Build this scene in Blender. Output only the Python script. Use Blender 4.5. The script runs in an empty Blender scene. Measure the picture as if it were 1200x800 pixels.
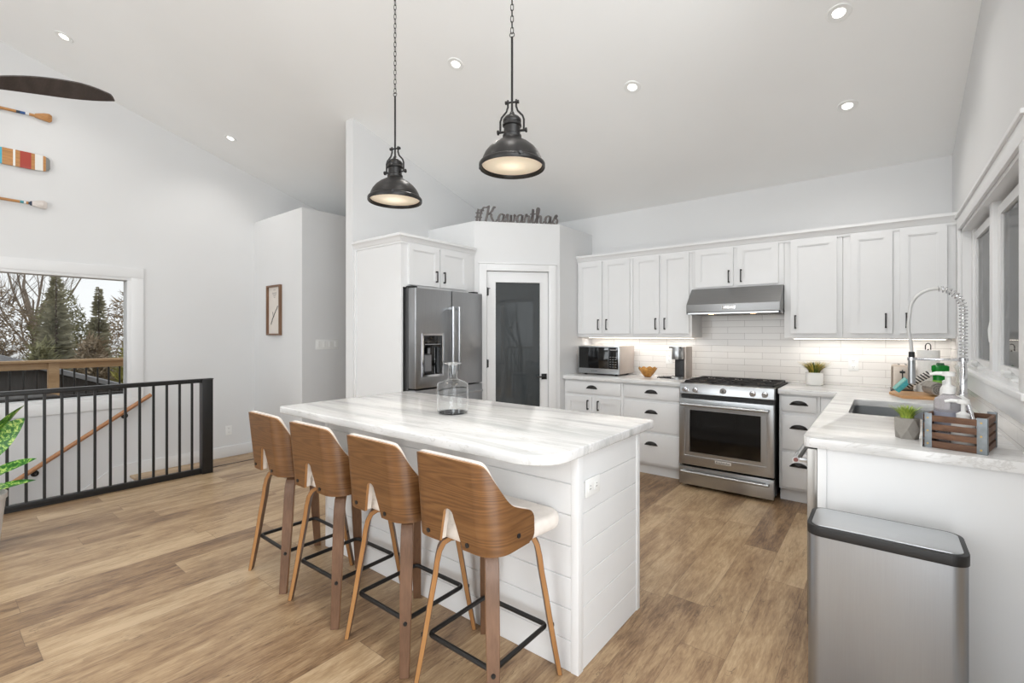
import bpy, bmesh, math, random
from mathutils import Vector, Matrix, Euler
random.seed(7)
C = bpy.context.scene.collection
scene = bpy.context.scene
PI = math.pi
def R(a): return math.radians(a)

# ------------------------------------------------------------------ camera
cam = bpy.data.cameras.new('camera'); cob = bpy.data.objects.new('camera', cam); C.objects.link(cob)
cob.location = (0, 0, 1.356); cob.rotation_euler = (R(90), 0, R(38.035))
cam.sensor_width = 36; cam.lens = 549.7/1200*36
cam.shift_x = -(605.7-600)/1200; cam.shift_y = -(400-391.4)/1200
cam.clip_start = .02; cam.clip_end = 300
scene.camera = cob
scene.view_settings.view_transform = 'Standard'; scene.view_settings.look = 'None'
scene.view_settings.gamma = 1.0; scene.view_settings.use_curve_mapping = False
scene.view_settings.exposure = 0.0
# ------------------------------------------------------------------ sky: bright overcast
w = bpy.data.worlds.new('sky'); scene.world = w; w.use_nodes = True
nt = w.node_tree; nt.nodes.clear()
wo = nt.nodes.new('ShaderNodeOutputWorld'); bg = nt.nodes.new('ShaderNodeBackground')
gx = nt.nodes.new('ShaderNodeTexCoord'); sx = nt.nodes.new('ShaderNodeSeparateXYZ'); rp = nt.nodes.new('ShaderNodeValToRGB')
zz = nt.nodes.new('ShaderNodeMath'); zz.operation = 'MULTIPLY_ADD'; zz.inputs[1].default_value = .5; zz.inputs[2].default_value = .5
nt.links.new(gx.outputs['Generated'], sx.inputs[0]); nt.links.new(sx.outputs[2], zz.inputs[0]); nt.links.new(zz.outputs[0], rp.inputs[0])
rp.color_ramp.elements[0].position = .47; rp.color_ramp.elements[0].color = (.5, .5, .48, 1)
rp.color_ramp.elements[1].position = .50; rp.color_ramp.elements[1].color = (.98, .99, 1, 1)
nt.links.new(rp.outputs[0], bg.inputs[0]); bg.inputs[1].default_value = 1.05
nt.links.new(bg.outputs[0], wo.inputs[0])
# ------------------------------------------------------------------ added area lamps standing in for daylight from behind and beside the camera
def area(name, loc, direction, sx_, sy_, power, col=(1, 1, 1), spread=180):
    l = bpy.data.lights.new(name, 'AREA'); l.shape = 'RECTANGLE'; l.size = sx_; l.size_y = sy_; l.energy = power; l.color = col; l.spread = R(spread)
    o = bpy.data.objects.new(name, l); C.objects.link(o); o.location = loc
    o.rotation_euler = Vector(direction).to_track_quat('-Z', 'Y').to_euler(); return o
DAY = (.93, .97, 1.0)
area('fill_south_doors', (-2.8, -4.42, 1.25), (-.12, 1, 0.4), 4.4, 2.1, 98, DAY)  # added fill, tilted upward to brighten the ceiling
area('fill_south_gable', (-2.8, -4.42, 2.85), (0, 1, 0.3), 4.4, .6, 72, DAY)  # added fill lamp at an invented gable window
area('fill_east_clerestory', (.36, .35, 2.95), (-1, .3, .15), 3.1, .8, 66, DAY)  # added fill lamp set high, at an invented clerestory
area('daylight_east_door', (.36, .35, 1.1), (-1, .12, 0), 1.2, 1.9, 42, DAY)

# ================================================================== helpers
def newmat(name):
    m = bpy.data.materials.new(name); m.use_nodes = True
    nt = m.node_tree; b = nt.nodes['Principled BSDF']; return m, nt, b
def lin(c):
    return tuple(((x/255)/12.92 if x/255 <= .04045 else ((x/255+.055)/1.055)**2.4) for x in c)+(1,)
class NT:
    def __init__(s, nt): s.nt = nt
    def n(s, t, **kw):
        nd = s.nt.nodes.new(t)
        for k, v in kw.items(): setattr(nd, k, v)
        return nd
    def math(s, op, a, b=None, c=None):
        nd = s.n('ShaderNodeMath', operation=op)
        for i, v in enumerate((a, b, c)):
            if v is None: continue
            if isinstance(v, (int, float)): nd.inputs[i].default_value = v
            else: s.nt.links.new(v, nd.inputs[i])
        return nd.outputs[0]
    def link(s, a, b): s.nt.links.new(a, b)
    def comb(s, x, y, z):
        nd = s.n('ShaderNodeCombineXYZ')
        for i, v in enumerate((x, y, z)):
            if isinstance(v, (int, float)): nd.inputs[i].default_value = v
            else: s.link(v, nd.inputs[i])
        return nd.outputs[0]
    def noise(s, vec, scale, detail=3, rough=.5, dist=0):
        nd = s.n('ShaderNodeTexNoise'); nd.inputs['Scale'].default_value = scale; nd.inputs['Detail'].default_value = detail
        nd.inputs['Roughness'].default_value = rough; nd.inputs['Distortion'].default_value = dist
        if vec is not None: s.link(vec, nd.inputs['Vector'])
        return nd.outputs['Fac']
    def ramp(s, fac, stops, interp='LINEAR'):
        nd = s.n('ShaderNodeValToRGB'); cr = nd.color_ramp; cr.interpolation = interp
        while len(cr.elements) < len(stops): cr.elements.new(.5)
        for e, (p, c) in zip(cr.elements, stops): e.position = p; e.color = c if len(c) == 4 else tuple(c)+(1,)
        s.link(fac, nd.inputs[0]); return nd.outputs[0]
    def mix(s, fac, a, b, mode='MIX'):
        nd = s.n('ShaderNodeMix', data_type='RGBA', blend_type=mode)
        for i, v in ((0, fac), (6, a), (7, b)):
            if isinstance(v, (int, float)): nd.inputs[i].default_value = v
            elif isinstance(v, tuple): nd.inputs[i].default_value = v
            else: s.link(v, nd.inputs[i])
        return nd.outputs[2]
    def bump(s, h, strength, dist, b):
        nd = s.n('ShaderNodeBump'); nd.inputs['Strength'].default_value = strength; nd.inputs['Distance'].default_value = dist
        s.link(h, nd.inputs['Height']); s.link(nd.outputs[0], b.inputs['Normal'])
def mat(name, col, rough=.5, metal=0, ns=8, na=.04, bump=0, bs=None, spec=None, coat=0, trans=0, ior=None, alpha=1, emit=None, es=0, stretch=(1, 1, 1), sheen=0):
    m, nt, b = newmat(name); T = NT(nt)
    tc = T.n('ShaderNodeTexCoord'); mp = T.n('ShaderNodeMapping'); mp.inputs['Scale'].default_value = stretch
    T.link(tc.outputs['Object'], mp.inputs[0])
    c = lin(col)
    f = T.noise(mp.outputs[0], ns, 3)
    lo = tuple(max(0, x*(1-na)) for x in c[:3])+(1,); hi = tuple(min(1, x*(1+na)) for x in c[:3])+(1,)
    T.link(T.ramp(f, [(.3, lo), (.7, hi)]), b.inputs['Base Color'])
    b.inputs['Roughness'].default_value = rough; b.inputs['Metallic'].default_value = metal
    if spec is not None: b.inputs['Specular IOR Level'].default_value = spec
    b.inputs['Coat Weight'].default_value = coat; b.inputs['Transmission Weight'].default_value = trans
    if ior: b.inputs['IOR'].default_value = ior
    b.inputs['Alpha'].default_value = alpha
    if sheen: b.inputs['Sheen Weight'].default_value = sheen
    if emit: b.inputs['Emission Color'].default_value = lin(emit); b.inputs['Emission Strength'].default_value = es
    if bump: T.bump(T.noise(mp.outputs[0], bs or ns*6, 3), bump, .01, b)
    return m
def brushed(name, col, rough=.28, axis=(1, 1, 60), na=.06):
    m, nt, b = newmat(name); T = NT(nt)
    tc = T.n('ShaderNodeTexCoord'); mp = T.n('ShaderNodeMapping'); mp.inputs['Scale'].default_value = axis
    T.link(tc.outputs['Object'], mp.inputs[0]); f = T.noise(mp.outputs[0], 6, 4, .6); c = lin(col)
    T.link(T.ramp(f, [(.3, tuple(x*(1-na) for x in c[:3])), (.7, tuple(min(1, x*(1+na)) for x in c[:3]))]), b.inputs['Base Color'])
    T.link(T.math('MULTIPLY_ADD', f, .12, rough-.06), b.inputs['Roughness']); b.inputs['Metallic'].default_value = 1
    return m
def wood(name, c0, c1, c2, scale=1.0, axis='x', rough=.4, rings=9.0, dist=2.5, coat=0.1, spec=None):
    """grain running along the given axis"""
    m, nt, b = newmat(name); T = NT(nt)
    tc = T.n('ShaderNodeTexCoord'); mp = T.n('ShaderNodeMapping')
    st = {'x': (.12, 1, 1), 'y': (1, .12, 1), 'z': (1, 1, .12), 'h': (.07, .07, 1)}[axis]
    mp.inputs['Scale'].default_value = tuple(a*scale for a in st); T.link(tc.outputs['Object'], mp.inputs[0])
    wv = T.noise(mp.outputs[0], 3.5, 1, .4, .15)
    band = T.math('MULTIPLY_ADD', T.math('SINE', T.math('MULTIPLY', wv, rings*6.28)), .12, .27)
    fine = T.noise(mp.outputs[0], 60, 4, .6)
    f = T.math('ADD', T.math('MULTIPLY', band, .9), T.math('MULTIPLY', fine, .6))
    col = T.ramp(f, [(.12, lin(c0)), (.42, lin(c1)), (.8, lin(c2))])
    T.link(col, b.inputs['Base Color']); b.inputs['Roughness'].default_value = rough; b.inputs['Coat Weight'].default_value = coat
    b.inputs['Coat Roughness'].default_value = .25
    T.bump(fine, .12, .002, b); return m

class MB:
    def __init__(s): s.bm = bmesh.new()
    def _add(s, t, M=None, mi=0):
        if M is not None: bmesh.ops.transform(t, matrix=M, verts=t.verts)
        for f in t.faces: f.material_index = mi
        me = bpy.data.meshes.new('tmp'); t.to_mesh(me); s.bm.from_mesh(me); bpy.data.meshes.remove(me); t.free(); return s
    def box(s, x0, x1, y0, y1, z0, z1, bev=0, seg=2, M=None, mi=0):
        t = bmesh.new(); bmesh.ops.create_cube(t, size=1)
        bmesh.ops.transform(t, matrix=Matrix.Translation(((x0+x1)/2, (y0+y1)/2, (z0+z1)/2)) @ Matrix.Diagonal((abs(x1-x0), abs(y1-y0), abs(z1-z0), 1)), verts=t.verts)
        if bev: bmesh.ops.bevel(t, geom=t.edges[:], offset=bev, segments=seg, profile=.6, affect='EDGES', clamp_overlap=True)
        return s._add(t, M, mi)
    def cyl(s, p0, p1, r0, r1=None, n=24, mi=0, cap=True, M=None):
        p0 = Vector(p0); p1 = Vector(p1); r1 = r0 if r1 is None else r1
        t = bmesh.new(); bmesh.ops.create_cone(t, cap_ends=cap, segments=n, radius1=r0, radius2=r1, depth=(p1-p0).length)
        bmesh.ops.transform(t, matrix=Matrix.Translation((p0+p1)/2) @ (p1-p0).to_track_quat('Z', 'Y').to_matrix().to_4x4(), verts=t.verts)
        return s._add(t, M, mi)
    def tube(s, pts, r, n=10, closed=False, mi=0, flat=1.0, M=None, cap=True):
        t = bmesh.new(); pts = [Vector(p) for p in pts]; N = len(pts); rings = []
        rr = r if isinstance(r, (list, tuple)) else [r]*N
        prev = None
        for i, p in enumerate(pts):
            a = pts[i-1] if (i or closed) else pts[i]; b = pts[(i+1) % N] if (i < N-1 or closed) else pts[i]
            d = (b-a).normalized()
            if prev is None: u = d.orthogonal().normalized()
            else: u = (prev - d*prev.dot(d)).normalized()
            prev = u; v = d.cross(u)
            rings.append([t.verts.new(p + (u*math.cos(2*PI*k/n) + v*math.sin(2*PI*k/n)*flat)*rr[i]) for k in range(n)])
        for i in range(N if closed else N-1):
            A, B = rings[i], rings[(i+1) % N]
            for k in range(n): t.faces.new((A[k], A[(k+1) % n], B[(k+1) % n], B[k]))
        if not closed and cap: t.faces.new(rings[0][::-1]); t.faces.new(rings[-1])
        bmesh.ops.recalc_face_normals(t, faces=t.faces[:])
        return s._add(t, M, mi)
    def lathe(s, prof, c=(0, 0, 0), n=40, mi=0, M=None):
        t = bmesh.new(); rings = []
        for r, z in prof:
            if r < 1e-6: rings.append([t.verts.new((c[0], c[1], c[2]+z))])
            else: rings.append([t.verts.new((c[0]+r*math.cos(2*PI*k/n), c[1]+r*math.sin(2*PI*k/n), c[2]+z)) for k in range(n)])
        for A, B in zip(rings, rings[1:]):
            for k in range(n):
                k2 = (k+1) % n
                if len(A) == 1 and len(B) == 1: continue
                if len(A) == 1: t.faces.new((A[0], B[k2], B[k]))
                elif len(B) == 1: t.faces.new((A[k], A[k2], B[0]))
                else: t.faces.new((A[k], A[k2], B[k2], B[k]))
        bmesh.ops.recalc_face_normals(t, faces=t.faces[:])
        return s._add(t, M, mi)
    def prism(s, outer, a0, a1, axis='z', holes=(), bev=0, M=None, mi=0):
        """polygon extruded along axis; axis x: (u,v)=(y,z); y: (x,z); z: (x,y)"""
        def P(u, v, a): return {'x': (a, u, v), 'y': (u, a, v), 'z': (u, v, a)}[axis]
        t = bmesh.new(); ed = []
        for loop in [outer]+list(holes):
            vs = [t.verts.new(P(u, v, a0)) for u, v in loop]
            for i in range(len(vs)): ed.append(t.edges.new((vs[i], vs[(i+1) % len(vs)])))
        if holes: bmesh.ops.triangle_fill(t, use_beauty=True, edges=ed)
        else: t.faces.new(t.verts[:])
        r = bmesh.ops.extrude_face_region(t, geom=t.faces[:])
        vs = [g for g in r['geom'] if isinstance(g, bmesh.types.BMVert)]
        d = Vector(P(0, 0, a1))-Vector(P(0, 0, a0)); bmesh.ops.translate(t, vec=d, verts=vs)
        bmesh.ops.recalc_face_normals(t, faces=t.faces[:])
        if bev: bmesh.ops.bevel(t, geom=[e for e in t.edges if len(e.link_faces) == 2 and e.calc_face_angle(0) > .6], offset=bev, segments=3, profile=.5, affect='EDGES', clamp_overlap=True)
        return s._add(t, M, mi)
    def faces(s, verts, faces, M=None, mi=0):
        t = bmesh.new(); vs = [t.verts.new(v) for v in verts]
        for f in faces: t.faces.new([vs[i] for i in f])
        bmesh.ops.recalc_face_normals(t, faces=t.faces[:])
        return s._add(t, M, mi)
    def build(s, name, m, parent=None, smooth=35, origin=None, local=False):
        bm = s.bm
        if parent is not None: off = Vector((0, 0, 0)) if local else wloc(parent)
        elif origin is not None: off = Vector(origin)
        else:
            xs = [v.co for v in bm.verts]
            off = Vector(((min(v.x for v in xs)+max(v.x for v in xs))/2, (min(v.y for v in xs)+max(v.y for v in xs))/2, min(v.z for v in xs)))
        bmesh.ops.translate(bm, vec=-off, verts=bm.verts)
        me = bpy.data.meshes.new(name); bm.to_mesh(me); bm.free()
        ms = m if isinstance(m, (list, tuple)) else [m]
        for x in ms: me.materials.append(x)
        if smooth:
            me.polygons.foreach_set('use_smooth', [True]*len(me.polygons)); me.set_sharp_from_angle(angle=R(smooth))
        o = bpy.data.objects.new(name, me); C.objects.link(o)
        if parent is not None: o.parent = parent
        else: o.location = off
        return o
def wloc(o):
    v = Vector(o.location)
    while o.parent: o = o.parent; v = v + Vector(o.location)
    return v
def tag(o, label, cat, group=None, kind=None):
    if kind: o['kind'] = kind
    if label: o['label'] = label
    if cat: o['category'] = cat
    if group: o['group'] = group
    return o
def thing(name, label, cat, loc, group=None, rz=0):
    o = bpy.data.objects.new(name, None); C.objects.link(o); o.location = loc; o.rotation_euler = (0, 0, rz)
    o.empty_display_size = .1
    return tag(o, label, cat, group)
def struct(o): o['kind'] = 'structure'; return o
def dup(root, loc, label, rz=None, group=None):
    kids = {}
    for q in bpy.data.objects:
        if q.parent: kids.setdefault(q.parent.name, []).append(q)
    def cp(o, par):
        c = o.copy(); C.objects.link(c)
        if par is not None: c.parent = par
        for ch in kids.get(o.name, []): cp(ch, c)
        return c
    r = cp(root, None); r.location = loc
    if rz is not None: r.rotation_euler = (0, 0, rz)
    r['label'] = label
    if group: r['group'] = group
    return r

# ================================================================== materials
M_wall = mat('wall_paint', (221, 221, 221), .6, ns=1.5, na=.012, bump=.03, bs=90)
M_ceil = mat('ceiling_paint', (244, 244, 243), .7, ns=1.2, na=.015, bump=.03, bs=80)
M_trim = mat('trim_paint', (229, 229, 229), .35, ns=3, na=.01)
M_cab = mat('cabinet_paint', (226, 226, 226), .38, ns=3, na=.012)
M_black = mat('black_metal', (20, 19, 19), .4, ns=10, na=.1)
M_bronze = mat('dark_bronze', (38, 36, 35), .36, metal=.4, ns=12, na=.15)
M_ssv = brushed('stainless_vertical', (170, 171, 173), .3, (60, 60, 1))
M_ssh = brushed('stainless_horizontal', (180, 182, 184), .3, (1, 1, 60), .025)
M_ssd = brushed('stainless_dark', (150, 147, 143), .3, (60, 60, 1))
M_can = brushed('can_steel', (164, 167, 171), .42, (60, 60, 1), .03)
M_chrome = mat('chrome', (225, 225, 228), .08, metal=1, na=.01)
M_bglass = mat('black_glass', (8, 8, 9), .06, ns=4, spec=.6)
M_blackpl = mat('black_plastic', (24, 24, 25), .45, ns=12, na=.1)
M_iron = mat('cast_iron', (34, 29, 28), .55, ns=30, na=.25, bump=.3)
M_white = mat('white_plastic', (236, 236, 234), .35, ns=5, na=.01)
M_ceramic = mat('white_ceramic', (232, 231, 228), .3, ns=5, na=.01)
M_fabric = mat('white_upholstery', (222, 214, 206), .9, ns=30, na=.05, bump=.15, bs=300, sheen=.2)
def glass(name, col=(1, 1, 1, 1), rough=0.0, ior=1.45):
    m, nt, b = newmat(name); T = NT(nt)
    b.inputs['Base Color'].default_value = col; b.inputs['Transmission Weight'].default_value = 1
    b.inputs['Roughness'].default_value = rough; b.inputs['IOR'].default_value = ior
    tc = T.n('ShaderNodeTexCoord'); T.link(T.math('MULTIPLY_ADD', T.noise(tc.outputs['Object'], 3), .01, rough), b.inputs['Roughness'])
    return m
M_glass = glass('clear_glass', (.97, .98, .985, 1), 0, 1.3)
def pane():
    m, nt, b = newmat('window_pane'); T = NT(nt)
    tr = T.n('ShaderNodeBsdfTransparent'); tr.inputs[0].default_value = (.97, .98, .98, 1)
    gl = T.n('ShaderNodeBsdfGlossy'); gl.inputs['Roughness'].default_value = .02
    fr = T.n('ShaderNodeFresnel'); fr.inputs[0].default_value = 1.22
    tc = T.n('ShaderNodeTexCoord'); nz = T.noise(tc.outputs['Object'], 2)
    mx = T.n('ShaderNodeMixShader'); T.link(T.math('MULTIPLY', fr.outputs[0], T.math('MULTIPLY_ADD', nz, .2, .9)), mx.inputs[0]); T.link(tr.outputs[0], mx.inputs[1]); T.link(gl.outputs[0], mx.inputs[2])
    T.link(mx.outputs[0], nt.nodes['Material Output'].inputs[0]); return m
M_pane = pane()
# stools
M_walnut = wood('walnut_veneer', (64, 41, 21), (96, 63, 34), (126, 88, 51), 2.2, 'h', .4, 30, coat=.12)
M_walnutleg = wood('walnut_leg', (72, 50, 35), (98, 70, 50), (120, 88, 66), 1.5, 'z', .45, 6)
M_plyedge = wood('plywood_edge', (128, 86, 46), (154, 108, 62), (174, 128, 80), 1.5, 'z', .45, 5)
M_oakrail = wood('oak_handrail', (140, 92, 58), (170, 118, 78), (190, 140, 98), 1, 'y', .4, 5)
M_deckwood = wood('deck_wood', (140, 108, 76), (176, 142, 104), (200, 168, 130), 1, 'y', .7, 5, coat=0)
M_bamboo = wood('bamboo', (176, 126, 78), (198, 148, 98), (214, 168, 118), 1.5, 'x', .5, 5)
M_cratewood = wood('crate_wood', (48, 31, 22), (88, 58, 38), (122, 86, 60), 3, 'x', .6, 8, coat=0)
M_galv = mat('galvanised_steel', (128, 134, 138), .45, metal=.6, ns=30, na=.2)

def floor_material():
    m, nt, b = newmat('wood_plank_floor'); T = NT(nt)
    g = T.n('ShaderNodeNewGeometry'); s = T.n('ShaderNodeSeparateXYZ'); T.link(g.outputs['Position'], s.inputs[0])
    x, y = s.outputs[0], s.outputs[1]
    W, L = .186, 1.22
    rx = T.math('DIVIDE', T.math('ADD', x, .892+20*W), W); row = T.math('FLOOR', rx); fx = T.math('FRACT', rx)
    wn = T.n('ShaderNodeTexWhiteNoise', noise_dimensions='1D'); T.link(row, wn.inputs['W'])
    uy = T.math('ADD', T.math('DIVIDE', y, L), T.math('MULTIPLY', wn.outputs['Value'], 7.3)); col = T.math('FLOOR', uy); fy = T.math('FRACT', uy)
    wn2 = T.n('ShaderNodeTexWhiteNoise', noise_dimensions='3D'); T.link(T.comb(row, col, 1.7), wn2.inputs['Vector'])
    idv = wn2.outputs['Value']
    off = T.comb(T.math('MULTIPLY', idv, 31.0), T.math('MULTIPLY', idv, 17.0), 0.0)
    va = T.n('ShaderNodeVectorMath', operation='ADD'); T.link(g.outputs['Position'], va.inputs[0]); T.link(off, va.inputs[1])
    mp = T.n('ShaderNodeMapping'); mp.inputs['Scale'].default_value = (6.5, .8, 1); T.link(va.outputs[0], mp.inputs[0])
    mp2 = T.n('ShaderNodeMapping'); mp2.inputs['Scale'].default_value = (2.6, .8, 1); T.link(va.outputs[0], mp2.inputs[0])
    grain = T.noise(mp.outputs[0], 2.2, 6, .65, .8); fine = T.noise(mp.outputs[0], 16, 5, .7, .5); cloud = T.noise(mp2.outputs[0], 2.6, 4, .6, .6)
    f = T.math('ADD', T.math('MULTIPLY', grain, .32), T.math('ADD', T.math('MULTIPLY', fine, .32), T.math('ADD', T.math('MULTIPLY', cloud, .3), T.math('MULTIPLY', idv, .14))))
    f = T.math('MULTIPLY_ADD', T.math('SUBTRACT', f, .5), 1.25, .53)
    c = T.ramp(f, [(.33, lin((74, 54, 39))), (.43, lin((112, 86, 62))), (.52, lin((146, 117, 87))), (.61, lin((172, 144, 110))), (.73, lin((198, 172, 138)))])
    mpc = T.n('ShaderNodeMapping'); mpc.inputs['Scale'].default_value = (9, 1.5, 1); T.link(va.outputs[0], mpc.inputs[0])
    crk = T.ramp(T.math('ABSOLUTE', T.math('SUBTRACT', T.noise(mpc.outputs[0], 1.6, 5, .6, 1.0), .5)), [(.0, (1, 1, 1)), (.012, (0, 0, 0))])
    msk = T.ramp(T.noise(mp2.outputs[0], 3.1, 2, .5), [(.52, (0, 0, 0)), (.62, (1, 1, 1))])
    c = T.mix(T.math('MULTIPLY', T.math('MULTIPLY', crk, msk), .6), c, lin((66, 46, 34)))
    # knots
    vo = T.n('ShaderNodeTexVoronoi', feature='F1'); vo.inputs['Scale'].default_value = 1.0
    mp3 = T.n('ShaderNodeMapping'); mp3.inputs['Scale'].default_value = (3.4, 1.6, 1); T.link(va.outputs[0], mp3.inputs[0]); T.link(mp3.outputs[0], vo.inputs['Vector'])
    kn = T.ramp(vo.outputs['Distance'], [(.03, (1, 1, 1)), (.09, (0, 0, 0))])
    c = T.mix(T.math('MULTIPLY', kn, .55), c, lin((92, 66, 48)))
    ex = T.math('MINIMUM', fx, T.math('SUBTRACT', 1, fx)); ey = T.math('MINIMUM', fy, T.math('SUBTRACT', 1, fy))
    gx_ = T.math('LESS_THAN', ex, .007); gy_ = T.math('LESS_THAN', ey, .0011)
    c = T.mix(T.math('MULTIPLY', gx_, .45), c, lin((80, 60, 46)))
    c = T.mix(T.math('MULTIPLY', gy_, .5), c, lin((92, 72, 56)))
    T.link(c, b.inputs['Base Color'])
    T.link(T.math('MULTIPLY_ADD', fine, .18, .30), b.inputs['Roughness'])
    b.inputs['Specular IOR Level'].default_value = .5
    T.bump(T.math('SUBTRACT', fine, T.math('MULTIPLY', gx_, 1.5)), .12, .002, b)
    return m
M_floor = floor_material()
def marble_material():
    m, nt, b = newmat('white_marble'); T = NT(nt)
    g = T.n('ShaderNodeNewGeometry'); mp = T.n('ShaderNodeMapping'); mp.inputs['Scale'].default_value = (.35, 2.4, 1.6); mp.inputs['Rotation'].default_value = (0, 0, R(4))
    T.link(g.outputs['Position'], mp.inputs[0])
    a = T.noise(mp.outputs[0], 2.6, 7, .62, .9); v = T.noise(mp.outputs[0], 6.0, 6, .6, 1.4)
    c = T.ramp(a, [(.28, lin((172, 173, 173))), (.42, lin((203, 203, 202))), (.54, lin((224, 223, 222))), (.75, lin((231, 231, 230)))])
    vein = T.ramp(T.math('ABSOLUTE', T.math('SUBTRACT', v, .5)), [(0, (1, 1, 1)), (.02, (0, 0, 0))])
    c = T.mix(T.math('MULTIPLY', vein, .3), c, lin((158, 152, 143)))
    T.link(c, b.inputs['Base Color']); b.inputs['Roughness'].default_value = .16
    return m
M_marble = marble_material()
def tile_material(name, swap):
    m, nt, b = newmat(name); T = NT(nt)
    g = T.n('ShaderNodeNewGeometry'); s = T.n('ShaderNodeSeparateXYZ'); T.link(g.outputs['Position'], s.inputs[0])
    u = s.outputs[1] if swap else s.outputs[0]; z = s.outputs[2]
    br = T.n('ShaderNodeTexBrick'); br.offset = .5; br.inputs['Scale'].default_value = 1
    br.inputs['Brick Width'].default_value = .307; br.inputs['Row Height'].default_value = .0617; br.inputs['Mortar Size'].default_value = .0014
    br.inputs['Mortar Smooth'].default_value = .3
    br.inputs['Color1'].default_value = lin((233, 230, 226)); br.inputs['Color2'].default_value = lin((228, 224, 220)); br.inputs['Mortar'].default_value = lin((176, 170, 165))
    T.link(T.comb(T.math('ADD', u, .602+.307*20), T.math('SUBTRACT', z, .934-.0617*20), 0.0), br.inputs['Vector'])
    T.link(br.outputs['Color'], b.inputs['Base Color']); b.inputs['Roughness'].default_value = .13
    hh = T.math('SUBTRACT', T.math('MULTIPLY', T.noise(g.outputs['Position'], 14, 2), .25), br.outputs['Fac']); T.bump(hh, .35, .003, b)
    return m
M_tile = tile_material('subway_tile', False); M_tile2 = tile_material('subway_tile_side', True)

# ================================================================== room shell
BW, EW, RW = 4.951, -6.48, .418
CS = .30; CZ = 2.745
def cz(y): return CZ + CS*(BW-y) if y > -.6 else CZ + CS*(BW+.6) - .3*(-.6-y)
SY = -4.5; WX1 = RW+.16
FX = -5.29
# floor (with the stairwell cut out)
fl = MB()
fl.prism([(FX, SY), (WX1, SY), (WX1, BW+.1), (-5.39, BW+.1), (-5.39, 1.80), (FX, 1.80)], -.2, 0, 'z')
struct(fl.build('floor', M_floor, smooth=0))
fl = MB(); fl.box(EW, FX, SY, -2.4, -.2, 0); struct(fl.build('floor_south', M_floor, smooth=0))
fl = MB(); fl.box(EW, -5.392, 1.45, BW+.1, -.30, -.18); fl.box(EW, -5.392, 1.425, 1.46, -.205, -.18, .008)
struct(fl.build('landing', M_floor, smooth=0))
nz = MB(); nz.box(-5.40, -5.375, 1.82, 2.72, -.012, .004, .003)
struct(nz.build('trim_1', mat('nosing_strip', (70, 55, 45), .4), smooth=0))
M_stair = wood('stair_tread', (150, 112, 78), (176, 138, 100), (192, 158, 120), 1, 'x', .4, 5)
st = MB()
for k in range(13):
    z = -.18-.19*(k+1); y1 = 1.45-.26*k; st.box(EW+.02, FX-.02, y1-.28, y1, z-.03, z, mi=0); st.box(EW+.02, FX-.02, y1-.012, y1, z-.03, z+.19, mi=1)
struct(st.build('stairs', [M_stair, M_trim], smooth=0))
fl = MB(); fl.box(EW, FX, -2.5, 1.6, -2.75, -2.65); struct(fl.build('floor_lower', M_floor, smooth=0))
fl = MB(); fl.box(FX-.002, FX+.02, -2.4, 1.80, -2.65, -.2); fl.box(EW, FX, -2.42, -2.4, -2.65, -.2); struct(fl.build('wall_stairwell', M_wall, smooth=0))
# north wall
wn = MB(); wn.box(EW-.15, WX1, BW, BW+.12, -.3, CZ+.02); struct(wn.build('wall_north', M_wall, smooth=0))
# west (end) wall with its window
ridge = CZ+CS*(BW+.6)
gable = [(SY, -2.7), (BW+.12, -2.7), (BW+.12, CZ), (-.6, ridge+.02), (SY, cz(SY)+.02)]
ww = MB(); ww.prism(gable, EW-.15, EW, 'x', holes=[[(-.45, .70), (1.406, .70), (1.406, 1.94), (-.45, 1.94)]])
struct(ww.build('wall_west', M_wall, smooth=0))
# east wall
holes = [[(2.56, 1.14), (4.385, 1.14), (4.385, 2.07), (2.56, 2.07)], [(.65, .02), (2.12, .02), (2.12, 2.03), (.65, 2.03)], [(-1.3, 2.5), (2.0, 2.5), (2.0, 3.35), (-1.3, 3.35)]]
we = MB(); we.prism([(SY, -.2), (BW+.12, -.2), (BW+.12, CZ), (-.6, ridge+.02), (SY, cz(SY)+.02)], RW, WX1, 'x', holes=holes)
struct(we.build('wall_east', M_wall, smooth=0))
# south wall
ws = MB(); ws.prism([(EW-.15, -.2), (WX1, -.2), (WX1, cz(SY)+.02), (EW-.15, cz(SY)+.02)], SY-.15, SY, 'y', holes=[[(-5.1, .1), (-.5, .1), (-.5, 2.35), (-5.1, 2.35)], [(-5.1, 2.5), (-.5, 2.5), (-.5, 3.1), (-5.1, 3.1)]])
struct(ws.build('wall_south', M_wall, smooth=0))
# ceiling
ce = MB(); ce.prism([(BW+.12, cz(BW+.12)), (-.6, ridge), (SY-.15, cz(SY-.15)), (SY-.15, cz(SY-.15)+.2), (-.6, ridge+.2), (BW+.12, cz(BW+.12)+.2)], EW-.15, WX1, 'x')
struct(ce.build('ceiling', M_ceil, smooth=0))
# wing wall between hallway and fridge
XP = -4.05
wg = MB(); wg.prism([(2.60, 0), (BW, 0), (BW, cz(BW)+.01), (2.60, cz(2.60)+.01)], XP-.12, XP, 'x'); struct(wg.build('wall_wing', M_wall, smooth=0))
# boxed room in the hallway (bulkhead)
bk = MB(); bk.box(EW, -5.245, 2.714, BW, -.18, 2.81); struct(bk.build('wall_hallway_box', M_wall, smooth=0))
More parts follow.
